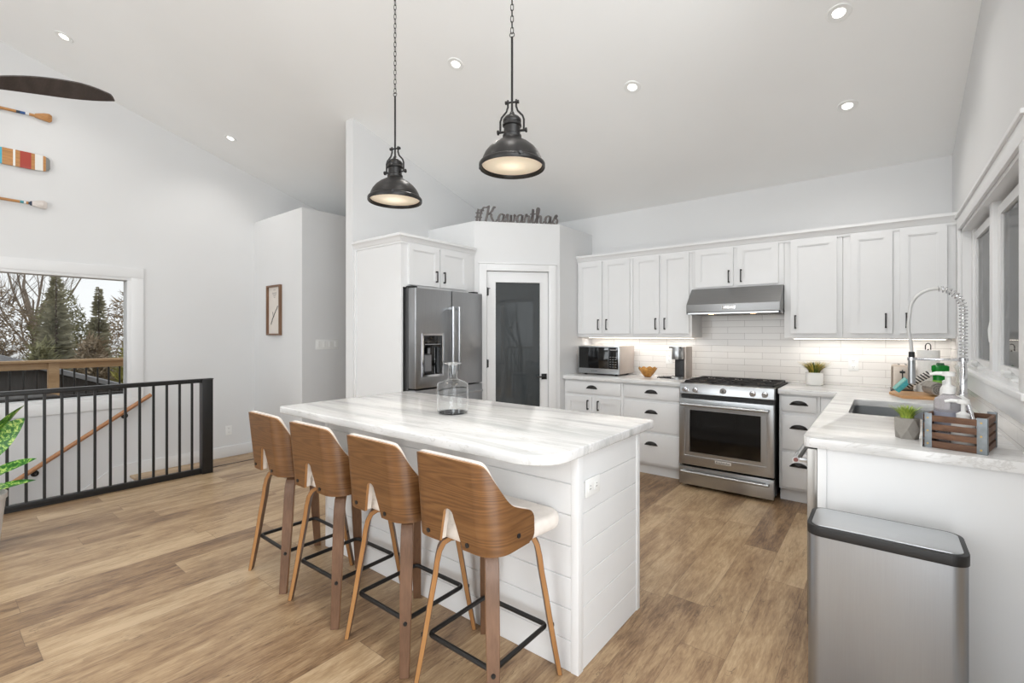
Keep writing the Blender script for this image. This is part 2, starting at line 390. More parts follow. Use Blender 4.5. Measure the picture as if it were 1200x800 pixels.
# pantry box
PZ = 2.53
P1 = Vector((-3.346, 3.563)); P2 = Vector((-2.735, 4.243)); du = (P2-P1).normalized(); PL = (P2-P1).length
dn = Vector((du.y, -du.x))       # outward
def MD(off=0):   # matrix: local x along diagonal, local y outward, z up
    m = Matrix.Identity(4)
    m.col[0][:3] = (du.x, du.y, 0); m.col[1][:3] = (dn.x, dn.y, 0); m.col[2][:3] = (0, 0, 1); m.col[3][:3] = (P1.x, P1.y, 0)
    return m
D = MD()
pw = MB()
pw.box(XP, P1.x, P1.y, P1.y+.1, 0, PZ-.06)
pw.box(P2.x-.1, P2.x, P2.y, BW, 0, PZ-.06)
pw.prism([(XP, P1.y), (P1.x, P1.y), (P2.x, P2.y), (P2.x, BW), (XP, BW)], PZ-.06, PZ, 'z')
s0, s1, dh = .128, .788, 2.014
pw.box(0, s0, -.1, 0, 0, PZ-.06, M=D); pw.box(s1, PL, -.1, 0, 0, PZ-.06, M=D); pw.box(s0, s1, -.1, 0, dh+.005, PZ-.06, M=D)
pw.box(s0, s1, -.42, -.4, 0, dh+.2, M=D)
struct(pw.build('wall_pantry', M_wall, smooth=0))
tr = MB()
tr.box(.048, s0-.002, 0, .018, 0, 2.09, .003, M=D); tr.box(s1+.002, .868, 0, .018, 0, 2.09, .003, M=D); tr.box(s0-.004, s1+.004, 0, .018, dh+.004, 2.09, .003, M=D)
tr.box(.040, .876, 0, .026, 2.09, 2.104, .003, M=D)
struct(tr.build('trim_2', M_trim))
# pantry door
M_frost = mat('smoked_glass', (66, 70, 72), .03, ns=3, na=.04, spec=.7)
gl0, gl1, gz0, gz1 = .223, .699, .30, 1.90
dw = MB(); dw.prism([(s0+.003, .012), (s1-.003, .012), (s1-.003, dh), (s0+.003, dh)], -.05, -.012, 'y', holes=[[(gl0, gz0), (gl1, gz0), (gl1, gz1), (gl0, gz1)]], M=D)
dr = dw.build('door_1', M_trim, smooth=0, origin=(P1.x, P1.y, 0)); struct(dr)
g_ = MB(); g_.box(gl0-.002, gl1+.002, -.036, -.026, gz0-.002, gz1+.002, M=D); g_.build('glass', M_frost, dr, smooth=0)
g_ = MB(); g_.box(gl0-.012, gl0, -.018, -.006, gz0-.012, gz1+.012, .002, M=D); g_.box(gl1, gl1+.012, -.018, -.006, gz0-.012, gz1+.012, .002, M=D)
g_.box(gl0-.012, gl1+.012, -.018, -.006, gz1, gz1+.012, .002, M=D); g_.box(gl0-.012, gl1+.012, -.018, -.006, gz0-.012, gz0, .002, M=D); g_.build('bead', M_trim, dr)
hd = MB(); hd.box(.715, .772, -.012, -.004, .875, .935, .002, M=D); hd.cyl(D @ Vector((.743, -.006, .905)), D @ Vector((.743, .04, .905)), .010, n=16)
hd.box(.655, .752, .034, .046, .897, .913, .003, M=D); hd.build('handle', M_black, dr)
for hz in (1.80, 1.05, .25):
    h = MB(); h.cyl(D @ Vector((s0+.001, .008, hz-.045)), D @ Vector((s0+.001, .008, hz+.045)), .007, n=12); h.box(s0-.012, s0+.02, -.012, .002, hz-.04, hz+.04, M=D)
    if hz > 1.5: h.box(s0-.022, s0+.035, .006, .014, hz+.028, hz+.036, .001, M=D)
    h.build('hinge', M_bronze, dr)

# baseboards
b_ = MB(); b_.box(EW, EW+.014, 1.502, 2.7, -.18, -.18+.135, .003); struct(b_.build('baseboard_west', M_trim))
b_ = MB(); b_.prism([(1.50, -.18-.02), (1.50, -.045), (1.30, -.06), (-2.3, -2.60), (-2.3, -2.75), (1.22, -.36)], EW, EW+.014, 'x'); struct(b_.build('trim_3', M_trim, smooth=0))
b_ = MB(); b_.box(EW, -5.245, 2.70, 2.714, -.18, -.045, .003); b_.box(-5.245, -5.231, 2.70, BW, 0, .12, .003); struct(b_.build('baseboard_hallway', M_trim))
b_ = MB(); b_.box(XP-.134, XP+.0, 2.586, 2.60, 0, .12, .003); struct(b_.build('baseboard_wing', M_trim))
# west window
def win_frame_west():
    y0, y1, z0, z1 = -.45, 1.406, .70, 1.94
    fr = MB()
    for a in ((y0-.15, y1+.14, z1+.03, z1+.14), (y0-.15, y1+.14, z0-.14, z0-.03), (y0-.15, y0-.03, z0-.03, z1+.03), (y1+.03, y1+.14, z0-.03, z1+.03)):
        fr.box(EW, EW+.02, a[0], a[1], a[2], a[3], .004)
    # inner jamb step
    for a in ((y0-.035, y1+.035, z1, z1+.035), (y0-.035, y1+.035, z0-.035, z0), (y0-.035, y0, z0, z1), (y1, y1+.035, z0, z1)):
        fr.box(EW-.10, EW+.012, a[0], a[1], a[2], a[3], .003)
    o = fr.build('window_1', M_trim); struct(o)
    g = MB(); g.box(EW-.075, EW-.070, y0, y1, z0, z1); g.build('pane', M_pane, o, smooth=0)
win_frame_west()
# east kitchen window (two casements, insect screens behind)
def win_east():
    y0, y1, z0, z1 = 2.56, 4.385, 1.14, 2.07
    fr = MB()
    for a in ((y0-.09, y1+.09, z1, z1+.085), (y0-.09, y0, z0, z1), (y1, y1+.09, z0, z1)):
        fr.box(RW-.018, RW, a[0], a[1], a[2], a[3], .004)
    fr.box(RW-.03, RW, y0-.10, y1+.10, z1+.085, z1+.105, .004)
    fr.box(RW-.028, RW+.06, y0-.10, y1+.10, z0-.028, z0, .006)        # sill
    fr.box(RW-.018, RW, y0-.09, y1+.09, z0-.115, z0-.028, .004)
    for a in ((y0, y1, z1-.02, z1), (y0, y1, z0, z0+.02), (y0, y0+.02, z0, z1), (y1-.02, y1, z0, z1)):
        fr.box(RW, RW+.13, a[0], a[1], a[2], a[3])
    ym = 3.515
    fr.box(RW+.03, RW+.12, ym-.045, ym+.045, z0, z1, .004)
    fr.box(RW+.045, RW+.12, 4.28, y1, z0, z1, .004)
    o = fr.build('window_2', M_trim); struct(o)
    for (a, b) in ((y0+.02, ym-.045), (ym+.045, 4.28)):
        s = MB(); t = .07; tz = .05
        s.prism([(a, z0+.01), (b, z0+.01), (b, z1-.05), (a, z1-.05)], RW+.05, RW+.085, 'x', holes=[[(a+t, z0+.01+tz), (b-t, z0+.01+tz), (b-t, z1-.05-tz), (a+t, z1-.05-tz)]])
        sash = s.build('sash', M_trim, o, smooth=0)
        g = MB(); g.box(RW+.062, RW+.066, a+t, b-t, z0+.01+tz, z1-.05-tz); g.build('pane', M_pane, sash, smooth=0)
        g = MB(); g.box(RW+.092, RW+.096, a+.03, b-.03, z0+.02, z1-.02); g.build('insect_screen', M_screen, sash, smooth=0)
        k = MB(); cy_ = (a+b)/2-.15; k.box(RW+.0, RW+.045, cy_-.055, cy_+.055, z0+.008, z0+.03, .008); k.cyl((RW+.03, cy_, z0+.02), (RW-.012, cy_, z0+.055), .012, .017, 18); k.box(RW-.022, RW+.004, cy_-.05, cy_+.012, z0+.048, z0+.064, .006)
        k.build('crank', M_white, o)
        k = MB(); lk = b-.03 if b < ym else a+.03-.06
        k.tube([(RW+.05, lk, 1.45), (RW+.036, lk+.004, 1.44), (RW+.028, lk+.006, 1.38), (RW+.03, lk+.003, 1.32), (RW+.042, lk, 1.29)], [.004, .007, .008, .007, .005], 10)
        if b > ym: k.build('lock_lever', M_white, o)
        else: k.bm.free()
def screen_material():
    m, nt, b = newmat('insect_screen'); T = NT(nt)
    tc = T.n('ShaderNodeTexCoord'); mp = T.n('ShaderNodeMapping'); mp.inputs['Scale'].default_value = (1, 14, 1.2); T.link(tc.outputs['Object'], mp.inputs[0])
    f = T.noise(mp.outputs[0], 5, 4, .7); g = T.noise(tc.outputs['Object'], 180, 2, .8)
    c = T.ramp(T.math('ADD', T.math('MULTIPLY', f, .6), T.math('MULTIPLY', g, .4)), [(.35, lin((52, 53, 58))), (.5, lin((78, 78, 84))), (.7, lin((120, 120, 128)))])
    T.link(c, b.inputs['Base Color']); b.inputs['Roughness'].default_value = .8; b.inputs['Alpha'].default_value = .93; return m
M_screen = screen_material(); win_east()
# big glazed doors behind and beside the camera
def glazing(name, axis, a, u0, u1, z0, z1, n):
    fr = MB(); t = .05
    us = [u0+(u1-u0)*i/n for i in range(n+1)]
    def bx(ua, ub, za, zb):
        if axis == 'y': fr.box(ua, ub, a-.05, a, za, zb, .003)
        else: fr.box(a, a+.05, ua, ub, za, zb, .003)
    for u in us: bx(max(u0, u-t), min(u1, u+t), z0, z1)
    bx(u0, u1, z0, z0+t*1.6); bx(u0, u1, z1-t, z1)
    o = fr.build(name, M_trim); struct(o)
    g = MB()
    if axis == 'y': g.box(u0, u1, a-.03, a-.026, z0, z1)
    else: g.box(a+.026, a+.03, u0, u1, z0, z1)
    g.build('pane', M_pane, o, smooth=0)
glazing('door_2', 'y', SY-.05, -5.1, -.5, .1, 2.35, 4)
glazing('added_window_south', 'y', SY-.05, -5.1, -.5, 2.5, 3.1, 4)  # invented high window, put in to go with the south fill lamp
glazing('door_3', 'x', RW+.05, .65, 2.12, .02, 2.03, 2)
glazing('added_window_east', 'x', RW+.05, -1.3, 2.0, 2.5, 3.35, 2)  # invented clerestory, put in and sized for the east fill lamp
# backsplash tiles
t_ = MB(); t_.box(-2.735, RW, BW-.01, BW, .914, 1.34); t_.box(-1.47, -.675, BW-.01, BW, 1.34, 1.62); struct(t_.build('backsplash_north', M_tile, smooth=0))
t_ = MB(); t_.box(RW-.01, RW, 2.27, BW-.01, .914, 1.025); t_.box(RW-.01, RW, 4.475, BW-.01, 1.025, 1.34); t_.box(RW-.01, RW, 2.27, 2.46, 1.025, 1.2); struct(t_.build('backsplash_east', M_tile2, smooth=0))

# ================================================================== cabinetry helpers
def face_matrix(facing, origin):
    """local x = to the right as seen from the front, local y = outward, z up"""
    o = {'S': ((1, 0, 0), (0, -1, 0)), 'E': ((0, 1, 0), (1, 0, 0)), 'W': ((0, -1, 0), (-1, 0, 0))}[facing]
    m = Matrix.Identity(4); m.col[0][:3] = o[0]; m.col[1][:3] = o[1]; m.col[3][:3] = origin; return m
def shaker(x0, x1, z0, z1, F, t=.019, rail=.055):
    """raised-frame door in face coordinates"""
    b = MB()
    b.prism([(x0, z0), (x1, z0), (x1, z1), (x0, z1)], 0, t, 'y', holes=[[(x0+rail, z0+rail), (x1-rail, z0+rail), (x1-rail, z1-rail), (x0+rail, z1-rail)]], M=F)
    b.box(x0+rail-.002, x1-rail+.002, 0, t-.010, z0+rail-.002, z1-rail+.002, M=F)
    # bead step
    r2 = rail+.008
    b.prism([(x0+rail-.001, z0+rail-.001), (x1-rail+.001, z0+rail-.001), (x1-rail+.001, z1-rail+.001), (x0+rail-.001, z1-rail+.001)], 0, t-.005, 'y', holes=[[(x0+r2, z0+r2), (x1-r2, z0+r2), (x1-r2, z1-r2), (x0+r2, z1-r2)]], M=F)
    return b
def slab(x0, x1, z0, z1, F, t=.019):
    return MB().box(x0, x1, 0, t, z0, z1, .006, 2, M=F)
def bar_handle(x, z, L, F, parent, vert=True, t=.019):
    h = MB(); r = .0045
    a = (x, z-L/2) if vert else (x-L/2, z); b = (x, z+L/2) if vert else (x+L/2, z)
    def P(q, y): return F @ Vector((q[0], y, q[1]))
    k = .006
    if vert:
        h.box(x-.005, x+.005, t+.02, t+.028, a[1], b[1], .002, M=F)
        for zz in (a[1]+k, b[1]-k): h.box(x-.006, x+.006, t, t+.024, zz-.006, zz+.006, .001, M=F)
    else:
        h.box(a[0], b[0], t+.02, t+.028, z-.005, z+.005, .002, M=F)
        for xx in (a[0]+k, b[0]-k): h.box(xx-.006, xx+.006, t, t+.024, z-.006, z+.006, .001, M=F)
    return h.build('handle', M_bronze, parent)
def cup_pull(x, z, F, parent, t=.019, w=.060):
    h = MB(); n = 12; m_ = 7; vs = []; fs = []
    for j in range(m_+1):
        ph = j/m_*PI/2
        for i in range(n+1):
            th = PI*i/n
            vs.append(F @ Vector((x+w*math.cos(th)*math.cos(ph)**.6, t+.026*math.sin(ph)**1.0*math.sin(th)**.5, z-.012+.034*math.sin(th)*math.cos(ph)**.8)))
    for j in range(m_):
        for i in range(n): a = j*(n+1)+i; fs.append((a, a+1, a+n+2, a+n+1))
    h.faces(vs, fs); h.box(x-w-.004, x+w+.004, t, t+.003, z-.016, z-.006, .001, M=F)
    return h.build('cup_pull', M_bronze, parent)
# ------------------------------------------------------------------ upper cabinets
UF = 4.60+.019; U0, U1 = 1.325, 2.17
FS = face_matrix('S', (0, UF, 0))
def upper(label, x0, x1, z0, doors, loc_z=None):
    t = thing('wall_cabinet', label, 'cabinet', ((x0+x1)/2, UF+.16, z0), 'white shaker wall cabinets over the counter')
    MB().box(x0, x1, UF, BW-.002, z0, U1+.01, .0015).build('carcass', M_cab, t)
    for (a, b, c, d, hx, hz) in doors:
        dd = shaker(a, b, c, d, FS, rail=.05).build('door', M_cab, t, smooth=0)
        bar_handle(hx, hz, .115, FS, dd)
    return t
upper('white wall cabinet with two doors at the left end, above the microwave', -2.735, -2.075, U0, [(-2.722, -2.425, 1.362, 2.152, -2.462, 1.46), (-2.398, -2.10, 1.362, 2.152, -2.362, 1.46)])
upper('white two-door wall cabinet above the coffee maker, left of the range hood', -2.073, -1.463, U0, [(-2.052, -1.782, 1.362, 2.152, -1.815, 1.46), (-1.755, -1.485, 1.362, 2.152, -1.722, 1.46)])
upper('short white two-door wall cabinet directly above the steel range hood', -1.461, -.679, 1.785, [(-1.425, -1.088, 1.80, 2.158, -1.122, 1.885), (-1.052, -.722, 1.80, 2.158, -1.018, 1.885)])
upper('white single-door wall cabinet just right of the range hood', -.677, -.262, U0, [(-.628, -.30, 1.362, 2.152, -.592, 1.46)])
upper('white two-door wall cabinet in the corner beside the kitchen window', -.26, RW-.006, U0, [(-.21, .052, 1.362, 2.152, .012, 1.46), (.096, .362, 1.362, 2.152, .134, 1.46)])
def crown_profile(): # (out, z)
    return [(0, -.012), (.008, -.012), (.010, .006), (.016, .012), (.022, .030), (.034, .046), (.040, .050), (.040, .072), (0, .072)]
cr = MB(); prof = crown_profile()
cr.prism([(UF-o, U1-.012+z) for o, z in prof], -2.755, RW-.002, 'x')
cr.box(-2.735, RW-.002, UF, BW-.002, 2.215, 2.228)
tag(cr.build('crown_moulding', M_cab, smooth=20), 'white crown moulding running along the top of the wall cabinets', 'moulding')
# under-cabinet light strips
M_led = mat('led_strip', (255, 252, 245), .5, emit=(255, 246, 232), es=5)
def strip(x0, x1, label, pw):
    t = thing('cabinet_light_strip', label, 'light', ((x0+x1)/2, BW-.14, U0-.012), 'light strips under the wall cabinets')
    MB().box(x0, x1, BW-.16, BW-.12, U0-.01, U0, .002).build('housing', M_white, t)
    MB().box(x0+.01, x1-.01, BW-.155, BW-.125, U0-.0125, U0-.0105).build('diffuser', M_led, t)
    l = bpy.data.lights.new('strip_light', 'AREA'); l.shape = 'RECTANGLE'; l.size = x1-x0-.04; l.size_y = .03; l.energy = pw; l.color = (1, .98, .95)
    o = bpy.data.objects.new('strip_light', l); C.objects.link(o); o.parent = t; o.location = (0, 0, -.006)
strip(-2.7, -1.5, 'slim lit strip under the left wall cabinets above the microwave', 1.7)
strip(-.64, .38, 'slim lit strip under the right wall cabinets beside the window', 1.3)

# ------------------------------------------------------------------ base cabinets
BF = 4.335   # face of carcass
FB = face_matrix('S', (0, BF, 0))
def base_box(x0, x1, t, yb=BW-.012):
    MB().box(x0, x1, BF, yb, .105, .872, .001).build('carcass', M_cab, t)
    MB().box(x0, x1, BF+.055, yb, 0, .105).build('toe_kick', M_cab, t, smooth=0)
t = thing('base_cabinet', 'white base cabinet with one drawer over two doors, under the microwave', 'cabinet', (-2.38, 4.6, 0), 'white base cabinets along the back wall')
base_box(-2.732, -2.045, t)
d = slab(-2.70, -2.068, .735, .858, FB).build('drawer', M_cab, t); cup_pull(-2.39, .803, FB, d)
d = shaker(-2.70, -2.395, .125, .700, FB).build('door', M_cab, t, smooth=0); bar_handle(-2.432, .62, .10, FB, d)
d = shaker(-2.345, -2.068, .125, .700, FB).build('door', M_cab, t, smooth=0); bar_handle(-2.312, .62, .10, FB, d)
t = thing('base_cabinet', 'white three-drawer base cabinet just left of the range', 'cabinet', (-1.75, 4.6, 0), 'white base cabinets along the back wall')
base_box(-2.043, -1.452, t)
for (a, b) in ((.735, .858), (.430, .705), (.125, .405)):
    d = slab(-2.02, -1.478, a, b, FB).build('drawer', M_cab, t); cup_pull(-1.75, (a+b)/2+(.008 if b > .8 else .045), FB, d)
t = thing('base_cabinet', 'white three-drawer base cabinet just right of the range', 'cabinet', (-.5, 4.6, 0), 'white base cabinets along the back wall')
base_box(-.672, -.39, t)
for (a, b) in ((.735, .858), (.430, .705), (.125, .405)):
    d = slab(-.652, -.412, a, b, FB).build('drawer', M_cab, t); cup_pull(-.532, (a+b)/2+(.008 if b > .8 else .045), FB, d)
t = thing('base_cabinet', 'white corner base cabinet where the counter turns towards the sink', 'cabinet', (.0, 4.6, 0), 'white base cabinets along the back wall')
base_box(-.388, RW-.012, t)
slab(-.375, -.262, .125, .858, FB).build('filler', M_cab, t)
# peninsula run (fronts face the aisle)
PF = -.222
FW = face_matrix('W', (PF, 0, 0))
t = thing('sink_cabinet', 'white sink base cabinet with two doors facing the aisle', 'cabinet', (.1, 3.6, 0))
MB().box(PF, RW-.012, 2.945, BF-.002, .105, .60).box(PF, PF+.02, 2.945, BF-.002, .60, .872).build('carcass', M_cab, t, smooth=0)
MB().box(PF+.055, RW-.012, 2.945, BF-.002, 0, .105).build('toe_kick', M_cab, t, smooth=0)
for (a, b) in ((-4.29, -3.64), (-3.60, -2.96)):
    d = shaker(a, b, .125, .700, FW).build('door', M_cab, t, smooth=0); bar_handle((b if a < -4 else a)+(-.04 if a < -4 else .04), .62, .10, FW, d)
slab(-4.29, -2.96, .735, .858, FW).build('false_front', M_cab, t)
# end panel
t = thing('end_panel', 'plain white end panel of the sink counter behind the steel bin', 'panel', (.1, 2.36, 0))
MB().box(PF+.0, RW-.001, 2.368, 2.385, 0, .872, .001).build('board', M_cab, t)
MB().box(PF-.001, PF+.032, 2.360, 2.368, 0, .872, .002).build('edge_strip', M_cab, t)
# dishwasher
t = thing('dishwasher', 'stainless steel dishwasher facing the aisle at the end of the sink counter', 'dishwasher', (.1, 2.62, 0))
MB().box(PF+.01, RW-.03, 2.39, 2.935, .06, .868, .002).build('tub_body', M_ssd, t)
MB().box(PF-.040, PF-.002, 2.375, 2.935, .10, .862, .004).build('door', M_ssd, t)
MB().box(PF-.0352, PF-.002, 2.374, 2.937, .863, .871, .002).build('control_edge', M_blackpl, t)
h = MB(); h.cyl((PF-.085, 2.40, .80), (PF-.085, 2.90, .80), .0145, n=24)
for yy in (2.415, 2.885): h.box(PF-.085, PF-.034, yy-.009, yy+.009, .792, .808, .003)
hh = h.build('handle', M_ssh, t)
MB().cyl((PF-.085, 2.396, .80), (PF-.085, 2.401, .80), .009, n=20).build('end_badge', mat('badge_dark', (110, 60, 55), .4), hh)
MB().box(PF+.04, RW-.03, 2.39, 2.92, 0, .06).build('toe_plate', M_blackpl, t, smooth=0)

# ------------------------------------------------------------------ countertops
CF = 4.297; PX = -.276; PY = 2.345; CT0, CT1 = .874, .914
def rounded(poly, rads, n=6):
    out = []
    N = len(poly)
    for i, p in enumerate(poly):
        r = rads[i]; p = Vector(p)
        if r <= 0: out.append(tuple(p)); continue
        a = (Vector(poly[i-1])-p).normalized(); b = (Vector(poly[(i+1) % N])-p).normalized()
        ang = a.angle(b); tl = r/math.tan(ang/2); c = p+(a+b).normalized()*(r/math.sin(ang/2))
        s = p+a*tl; e = p+b*tl; v0 = s-c; v1 = e-c; tot = v0.angle_signed(v1)
        for k in range(n+1):
            th = -tot*k/n; out.append((c.x+v0.x*math.cos(th)-v0.y*math.sin(th), c.y+v0.x*math.sin(th)+v0.y*math.cos(th)))
    return out
m = MB(); m.prism([(-2.733, CF), (-1.447, CF), (-1.447, BW-.011), (-2.733, BW-.011)], CT0, CT1, 'z', bev=.005)
tag(m.build('countertop', M_marble), 'white marble countertop left of the range, under the microwave', 'countertop')
SX0, SX1, SY0, SY1 = -.158, .262, 3.22, 3.93
m = MB(); m.prism(rounded([(-.675, CF), (PX, CF), (PX, PY), (RW-.001, PY), (RW-.001, BW-.011), (-.675, BW-.011)], [0, 0, .035, 0, 0, 0]), CT0, CT1, 'z',
                  holes=[rounded([(SX0, SY0), (SX1, SY0), (SX1, SY1), (SX0, SY1)], [.03]*4, 4)[::-1]], bev=.005)
tag(m.build('countertop', M_marble), 'L-shaped white marble countertop holding the sink, right of the range', 'countertop')
# sink
t = thing('kitchen_sink', 'undermount stainless steel sink set in the marble counter', 'sink', ((SX0+SX1)/2, (SY0+SY1)/2, .66))
m = MB()
o_ = rounded([(SX0-.012, SY0-.012), (SX1+.012, SY0-.012), (SX1+.012, SY1+.012), (SX0-.012, SY1+.012)], [.035]*4, 4); i_ = rounded([(SX0+.002, SY0+.002), (SX1-.002, SY0+.002), (SX1-.002, SY1-.002), (SX0+.002, SY1-.002)], [.03]*4, 4)
m.prism(o_, .66, .873, 'z', holes=[i_]); m.prism(o_, .655, .66, 'z')
m.build('basin', M_ssh, t, smooth=30)
m = MB(); m.lathe([(0, .662), (.02, .662), (.022, .664), (.05, .666), (.052, .662)], ((SX0+SX1)/2, (SY0+SY1)/2, 0)); m.build('drain', M_chrome, t)
m = MB()
for k in range(9): m.tube([(SX0+.01+.045*k*1.0, SY0+.02, .845), (SX0+.01+.045*k, SY0+.34, .845)], .003, 8)
m.tube([(SX0+.004, SY0+.02, .845), (SX1-.004, SY0+.02, .845)], .004, 8); m.tube([(SX0+.004, SY0+.34, .845), (SX1-.004, SY0+.34, .845)], .004, 8)
m.build('rack', M_chrome, t)

# ------------------------------------------------------------------ fridge cabinet and fridge
FC = -3.35
FE = face_matrix('E', (FC, 0, 0))
t = thing('fridge_cabinet', 'tall white cabinet surround over and beside the steel fridge', 'cabinet', (-3.7, 3.09, 0))
cb = MB(); cb.box(XP+.001, FC, 2.625, 2.647, 0, 2.19, .001); cb.box(XP+.001, FC, 3.538, 3.561, 0, 2.19, .001); cb.box(XP+.001, FC, 2.647, 3.538, 1.79, 2.19)
cb.box(FC-.002, FC+.001, 2.645, 3.55, 1.775, 1.80, .001)
cb.build('carcass', M_cab, t, smooth=0)
MB().box(XP+.001, XP+.03, 2.612, 2.625, 0, 2.17, .002).build('edge_strip', M_cab, t)
for (a, b, hx) in ((2.700, 3.058, 3.020), (3.080, 3.440, 3.118)):
    d = shaker(a, b, 1.80, 2.165, FE, rail=.05).build('door', M_cab, t, smooth=0); bar_handle(hx, 1.895, .105, FE, d)
MB().box(FC, FC+.004, 3.45, 3.561, 1.77, 2.19, .001).build('filler', M_cab, t)
cr = MB(); z0 = 2.172
P_ = crown_profile()
# mitred crown: side run and front run
vs = []; fs = []
for (o, z) in P_: vs.append((XP+.001, 2.625-o, z0+z))
for (o, z) in P_: vs.append((FC+o, 2.625-o, z0+z))
for (o, z) in P_: vs.append((FC+o, 3.561, z0+z))
n = len(P_)
for k in range(2):
    for i in range(n-1): fs.append((k*n+i, k*n+i+1, (k+1)*n+i+1, (k+1)*n+i))
fs.append(tuple(range(n))); fs.append(tuple(range(2*n, 3*n)))
cr.faces(vs, fs); cr.box(XP+.001, FC, 2.625, 3.561, z0, z0+.06)
cr.build('crown', M_cab, t, smooth=20)
# fridge
FR = -3.205
FRM = face_matrix('E', (FR-.055, 0, 0))
t = thing('refrigerator', 'stainless steel french-door fridge with a water dispenser', 'fridge', (-3.6, 3.10, 0))
MB().box(XP+.05, FR-.108, 2.675, 3.53, .03, 1.765, .004).build('body', mat('fridge_side', (92, 92, 93), .4, metal=.6, ns=20), t)
for hy in (2.68, 3.47): MB().box(FR-.20, FR-.06, hy, hy+.058, 1.763, 1.785, .004).build('hinge_cover', M_blackpl, t)
dl = MB(); dl.prism([(2.668, .875), (3.098, .875), (3.098, 1.762), (2.668, 1.762)], -.045, .055, 'y', holes=[[(2.748, .985), (2.985, .985), (2.985, 1.352), (2.748, 1.352)]], bev=.005, M=FRM)
dl = dl.build('left_door', M_ssv, t)
q = MB(); q.prism([(2.738, .975), (2.995, .975), (2.995, 1.362), (2.738, 1.362)], .053, .061, 'y', holes=[[(2.756, .993), (2.977, .993), (2.977, 1.344), (2.756, 1.344)]], M=FRM); q.build('dispenser_frame', M_chrome, dl)
q = MB(); q.box(2.75, 2.983, .0, .008, .987, 1.350, M=FRM); q.box(2.750, 2.983, .008, .056, 1.235, 1.35, .003, M=FRM); q.box(2.75, 2.983, .008, .05, .987, 1.0, M=FRM)
q.build('dispenser_cavity', M_bglass, dl)
q = MB(); q.cyl(FRM @ Vector((2.84, .03, 1.235)), FRM @ Vector((2.84, .03, 1.18)), .014, n=16); q.box(2.80, 2.88, .012, .022, 1.02, 1.17, .004, M=FRM); q.build('paddle', mat('grey_plastic', (120, 120, 122), .35), dl)
MB().box(2.775, 2.96, .056, .0575, 1.262, 1.268, M=FRM).build('display_line', mat('display_marks', (150, 150, 152), .5), dl)
drr = MB().box(3.106, 3.528, -.045, .055, .875, 1.762, .006, M=FRM).build('right_door', M_ssv, t)
fz = MB().box(2.668, 3.528, -.045, .055, .06, .862, .006, M=FRM).build('freezer_drawer', M_ssv, t)
for (hy, par) in ((3.064, dl), (3.140, drr)):
    h = MB(); h.tube([FRM @ Vector((hy, .062, 1.0)), FRM @ Vector((hy, .115, 1.02)), FRM @ Vector((hy, .118, 1.03)), FRM @ Vector((hy, .118, 1.60)), FRM @ Vector((hy, .115, 1.61)), FRM @ Vector((hy, .062, 1.63))][1:5], .016, 16)
    for zz in (1.035, 1.595): h.box(hy-.010, hy+.010, .054, .118, zz-.012, zz+.012, .004, M=FRM)
    h.build('handle', M_chrome if False else M_ssh, par)
h = MB(); h.cyl(FRM @ Vector((2.74, .115, .80)), FRM @ Vector((3.46, .115, .80)), .0125, n=16)
for yy in (2.77, 3.43): h.box(yy-.012, yy+.012, .054, .115, .785, .805, .004, M=FRM)
h.build('handle', M_ssh, fz)

# ------------------------------------------------------------------ text helper
def text_mesh(txt, size, thick, F, cx_, cz_, y):
    cu = bpy.data.curves.new('txt', 'FONT'); cu.body = txt; cu.size = size; cu.extrude = thick; cu.align_x = 'CENTER'; cu.align_y = 'CENTER'
    o = bpy.data.objects.new('txt', cu); C.objects.link(o)
    dg = bpy.context.evaluated_depsgraph_get(); me = bpy.data.meshes.new_from_object(o.evaluated_get(dg))
    bpy.data.objects.remove(o); bpy.data.curves.remove(cu)
    vs = [F @ Vector((cx_+v.co.x, y+v.co.z, cz_+v.co.y)) for v in me.vertices]; fs = [tuple(p.vertices) for p in me.polygons]
    bpy.data.meshes.remove(me); return vs, fs
# ------------------------------------------------------------------ range
M_plate = mat('plate_silver', (214, 212, 208), .45, metal=.3)
RY = 4.235; X0, X1 = -1.443, -.69
FRG = face_matrix('S', (0, RY, 0))
t = thing('gas_range', 'stainless steel gas range with a black glass oven window', 'range', (-1.066, 4.58, 0))
m = MB(); m.box(X0+.004, X1-.004, RY+.03, BW-.02, .03, .905, .002)
for xx in (X0+.05, X1-.05):
    for yy in (RY+.07, BW-.1): m.cyl((xx, yy, 0), (xx, yy, .03), .018, n=12)
m.build('body', M_blackpl, t)
m = MB(); m.prism([(RY-.012, .822), (RY-.022, .83), (RY-.006, .918), (RY+.06, .922), (RY+.06, .822)], X0, X1, 'x', bev=.003)
cp = m.build('control_panel', M_ssh, t)
for kx in (-1.395, -1.306, -.847, -.757):
    k = MB(); a = Vector((kx, RY-.014, .866)); k.cyl(a, a+Vector((0, -.008, -.001)), .024, .023, 28); k.cyl(a+Vector((0, -.008, -.001)), a+Vector((0, -.034, -.004)), .018, .0165, 28); k.box(kx-.0025, kx+.0025, RY-.052, RY-.048, .85, .878)
    k.build('knob', M_chrome, cp)
k = MB(); k.cyl((-1.076, RY-.013, .866), (-1.076, RY-.018, .866), .028, .027, 28); lg = k.build('round_badge', M_chrome, cp)
k = MB(); k.cyl((-1.076, RY-.018, .866), (-1.076, RY-.0195, .866), .020, n=24); vs, fs = text_mesh('A', .028, .001, FRG, -1.076, .866, .0205); k.faces(vs, fs, mi=1); k.build('emblem', [M_ssd, M_blackpl], lg)
MB().box(X0+.006, X1-.006, RY+.004, RY+.04, .789, .822).build('vent_gap', M_blackpl, t, smooth=0)
